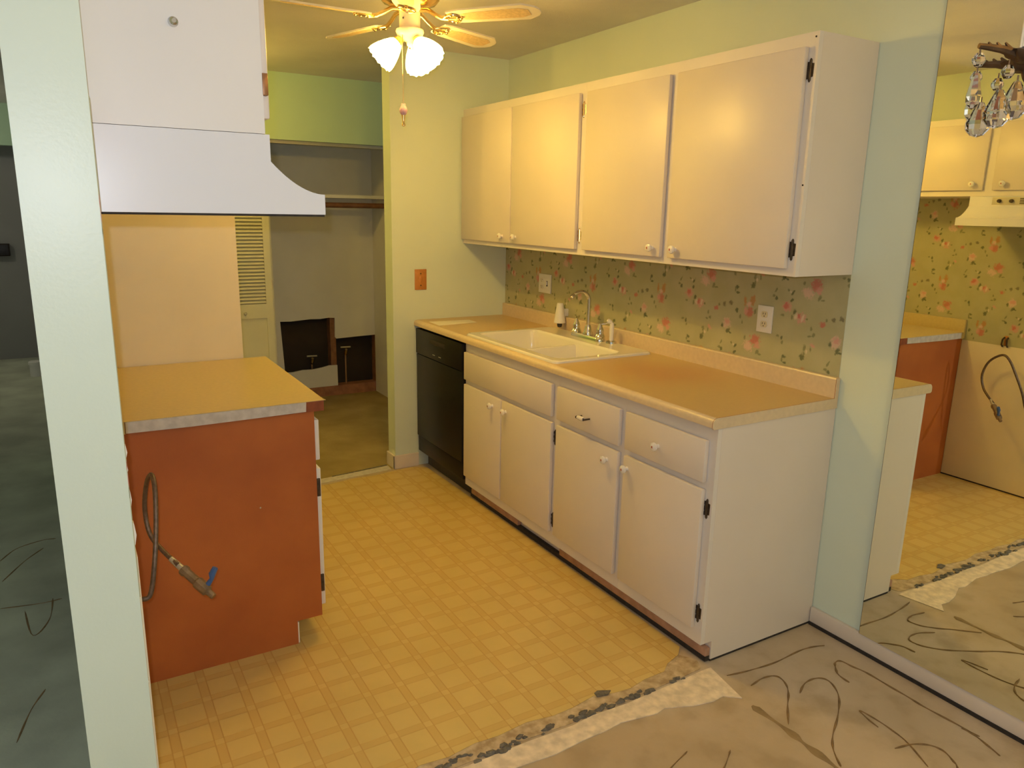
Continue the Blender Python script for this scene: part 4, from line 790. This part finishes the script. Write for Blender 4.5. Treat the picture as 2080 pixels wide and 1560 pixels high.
# ---------------------------------------------------------------- crystal chandelier (mostly outside the frame)
CC = Vector((-1.012, -1.070, 0))
t = empty('chandelier', (CC.x, CC.y, 1.70), 'aged metal crystal chandelier hanging in front of the mirror', 'chandelier')
T = Matrix.Translation(CC)
bm = bmesh.new(); lathe(bm, [(0, 1.70), (.010, 1.705), (.018, 1.72), (.012, 1.74), (.030, 1.765), (.036, 1.79), (.022, 1.81), (.012, 1.83), (.020, 1.86), (.010, 1.90), (.012, 2.02), (.005, 2.04), (0, 2.04)], 24, T); obj('stem', bm, 'aged_metal', t, True)
bm = bmesh.new(); tube(bm, [(CC.x, CC.y, 2.03), (CC.x, CC.y, ZC - .02)], .004, 8); obj('chain', bm, 'aged_metal', t, True)
bm = bmesh.new(); lathe(bm, [(0, ZC - .001), (.055, ZC - .001), (.050, ZC - .015), (.015, ZC - .028), (0, ZC - .028)], 24, T); obj('canopy', bm, 'aged_metal', t, True)
def crystal_mesh(name, prof, n):
    bm = bmesh.new(); lathe(bm, prof, n); bmesh.ops.recalc_face_normals(bm, faces=bm.faces[:]); me = bpy.data.meshes.new(name); bm.to_mesh(me); bm.free(); me.materials.append(MATS['crystal']); return me
CB = crystal_mesh('crystal_bead', [(0, 0), (.005, -.001), (.0098, -.009), (.0098, -.013), (.005, -.020), (0, -.021)], 8)
CD = crystal_mesh('crystal_drop', [(0, 0), (.004, -.002), (.0065, -.014), (.0105, -.034), (.0100, -.044), (.005, -.053), (0, -.055)], 6)
CT = crystal_mesh('crystal_pendant', [(0, 0), (.005, -.002), (.011, -.014), (.0195, -.034), (.0185, -.045), (.010, -.055), (0, -.058)], 10)
a0 = math.atan2(-0.985 + 1.070, -1.156 + 1.012)
arms = 6
bmw = mesh_wire = None
for k in range(arms):
    a = a0 + 2 * PI * k / arms; dr = Vector((math.cos(a), math.sin(a), 0)); R_ = 0.167
    c0 = Vector((CC.x, CC.y, 0))
    bm = bmesh.new(); tube(bm, cat([c0 + dr * .02 + Vector((0, 0, 1.78)), c0 + dr * .05 + Vector((0, 0, 1.765)), c0 + dr * .082 + Vector((0, 0, 1.785)), c0 + dr * .092 + Vector((0, 0, 1.812))], 5), .0055, 10); arm = obj('arm', bm, 'aged_metal', t, True)
    # leafy bobeche with a prong running out to the tip
    bm = bmesh.new(); M_ = Matrix.Translation(c0 + dr * .092)
    lathe(bm, [(0, 1.802), (.014, 1.800), (.026, 1.809), (.030, 1.816), (.016, 1.820), (0, 1.822)], 24, M_, lambda i, a_: ((.004 * math.cos(6 * a_), .002 * math.sin(3 * a_)) if i in (2, 3) else (0, 0)))
    tube(bm, [c0 + dr * .112 + Vector((0, 0, 1.812)), c0 + dr * .135 + Vector((0, 0, 1.818)), c0 + dr * .155 + Vector((0, 0, 1.8205)), c0 + dr * .170 + Vector((0, 0, 1.822))], [.0075, .006, .005, .0042], 8)
    for k2 in range(3): tube(bm, [c0 + dr * (.122 + .013 * k2) + Vector((0, 0, 1.818)), c0 + dr * (.130 + .013 * k2) + Vector((0, 0, 1.8275))], [.005, .0015], 6)
    obj('bobeche', bm, 'aged_metal', arm, True)
    bm = bmesh.new(); lathe(bm, [(0, 1.8225), (.010, 1.8225), (.010, 1.905), (.006, 1.909), (0, 1.909)], 16, M_); obj('candle_sleeve', bm, 'candle', arm, True)
    def hang(p, kinds):
        z = p.z
        for (me, nm, ln) in kinds:
            bm = bmesh.new(); tube(bm, [(p.x, p.y, z), (p.x, p.y, z - .008)], .0011, 6); obj('wire_link', bm, 'aged_metal', arm)
            z -= .0075; put(nm, me, arm, (p.x, p.y, z)); z -= ln
    pe = Vector((-dr.y, dr.x, 0)); tip = c0 + dr * 0.167
    hang(Vector((tip.x, tip.y, 1.820)), [(CB, 'crystal_bead', .0205), (CD, 'crystal_drop', .055)])
    p = tip - dr * .0423 + pe * .0087; hang(Vector((p.x, p.y, 1.802)), [(CB, 'crystal_bead', .0205)])
    p = tip - dr * .0270 + pe * .0214; hang(Vector((p.x, p.y, 1.765)), [(CT, 'crystal_pendant', .058)])
    p = tip - dr * .0529 + pe * .0187; hang(Vector((p.x, p.y, 1.778)), [(CT, 'crystal_pendant', .058)])

# ---------------------------------------------------------------- unseen dome-shaped fill lights added in rooms outside the frame
mt, nt, N, Lk, B = nodes_of('fill_dome_glow', 0.4)
nn = N.new('ShaderNodeTexNoise'); nn.inputs['Scale'].default_value = 12
c = mixc(N, Lk, nn.outputs['Fac'], (1.0, 0.62, 0.14), (1.0, 0.63, 0.15)); B.inputs['Base Color'].default_value = (0.9, 0.86, 0.75, 1); Lk.new(c, B.inputs['Emission Color']); B.inputs['Emission Strength'].default_value = FILL_DOME_L
for (x, y, k, lb) in ((-3.7, 6.0, 0.45, 'added round frosted fill light, unseen at the far end of the side room'), (-1.1, -2.0, 1.0, 'added round frosted fill light, unseen in the room behind the viewer'), (-1.80, 3.08, 0.8, 'added round frosted fill light in the hallway, hidden by the tall cabinet')):
    t = empty('fill_dome_light', (x, y, ZC - 0.09), lb, 'fill light')
    bm = bmesh.new(); lathe(bm, [(0, ZC - .0005), (.15, ZC - .0005), (.15, ZC - .02), (.14, ZC - .024), (0, ZC - .024)], 32, Matrix.Translation((x, y, 0))); obj('pan', bm, 'fan_white', t, True)
    bm = bmesh.new(); lathe(bm, [(.138, ZC - .0245), (.132, ZC - .045), (.105, ZC - .068), (.06, ZC - .082), (0, ZC - .087)], 32, Matrix.Translation((x, y, 0))); obj('fill_glass_dome', bm, 'fill_dome_glow', t, True)
    light('dome_fill_point', 'POINT', (x, y, ZC - 0.13), FILL_DOME_W * k, LAMP if x > -3 else (0.95, 0.92, 0.80), shadow_soft_size=0.04)
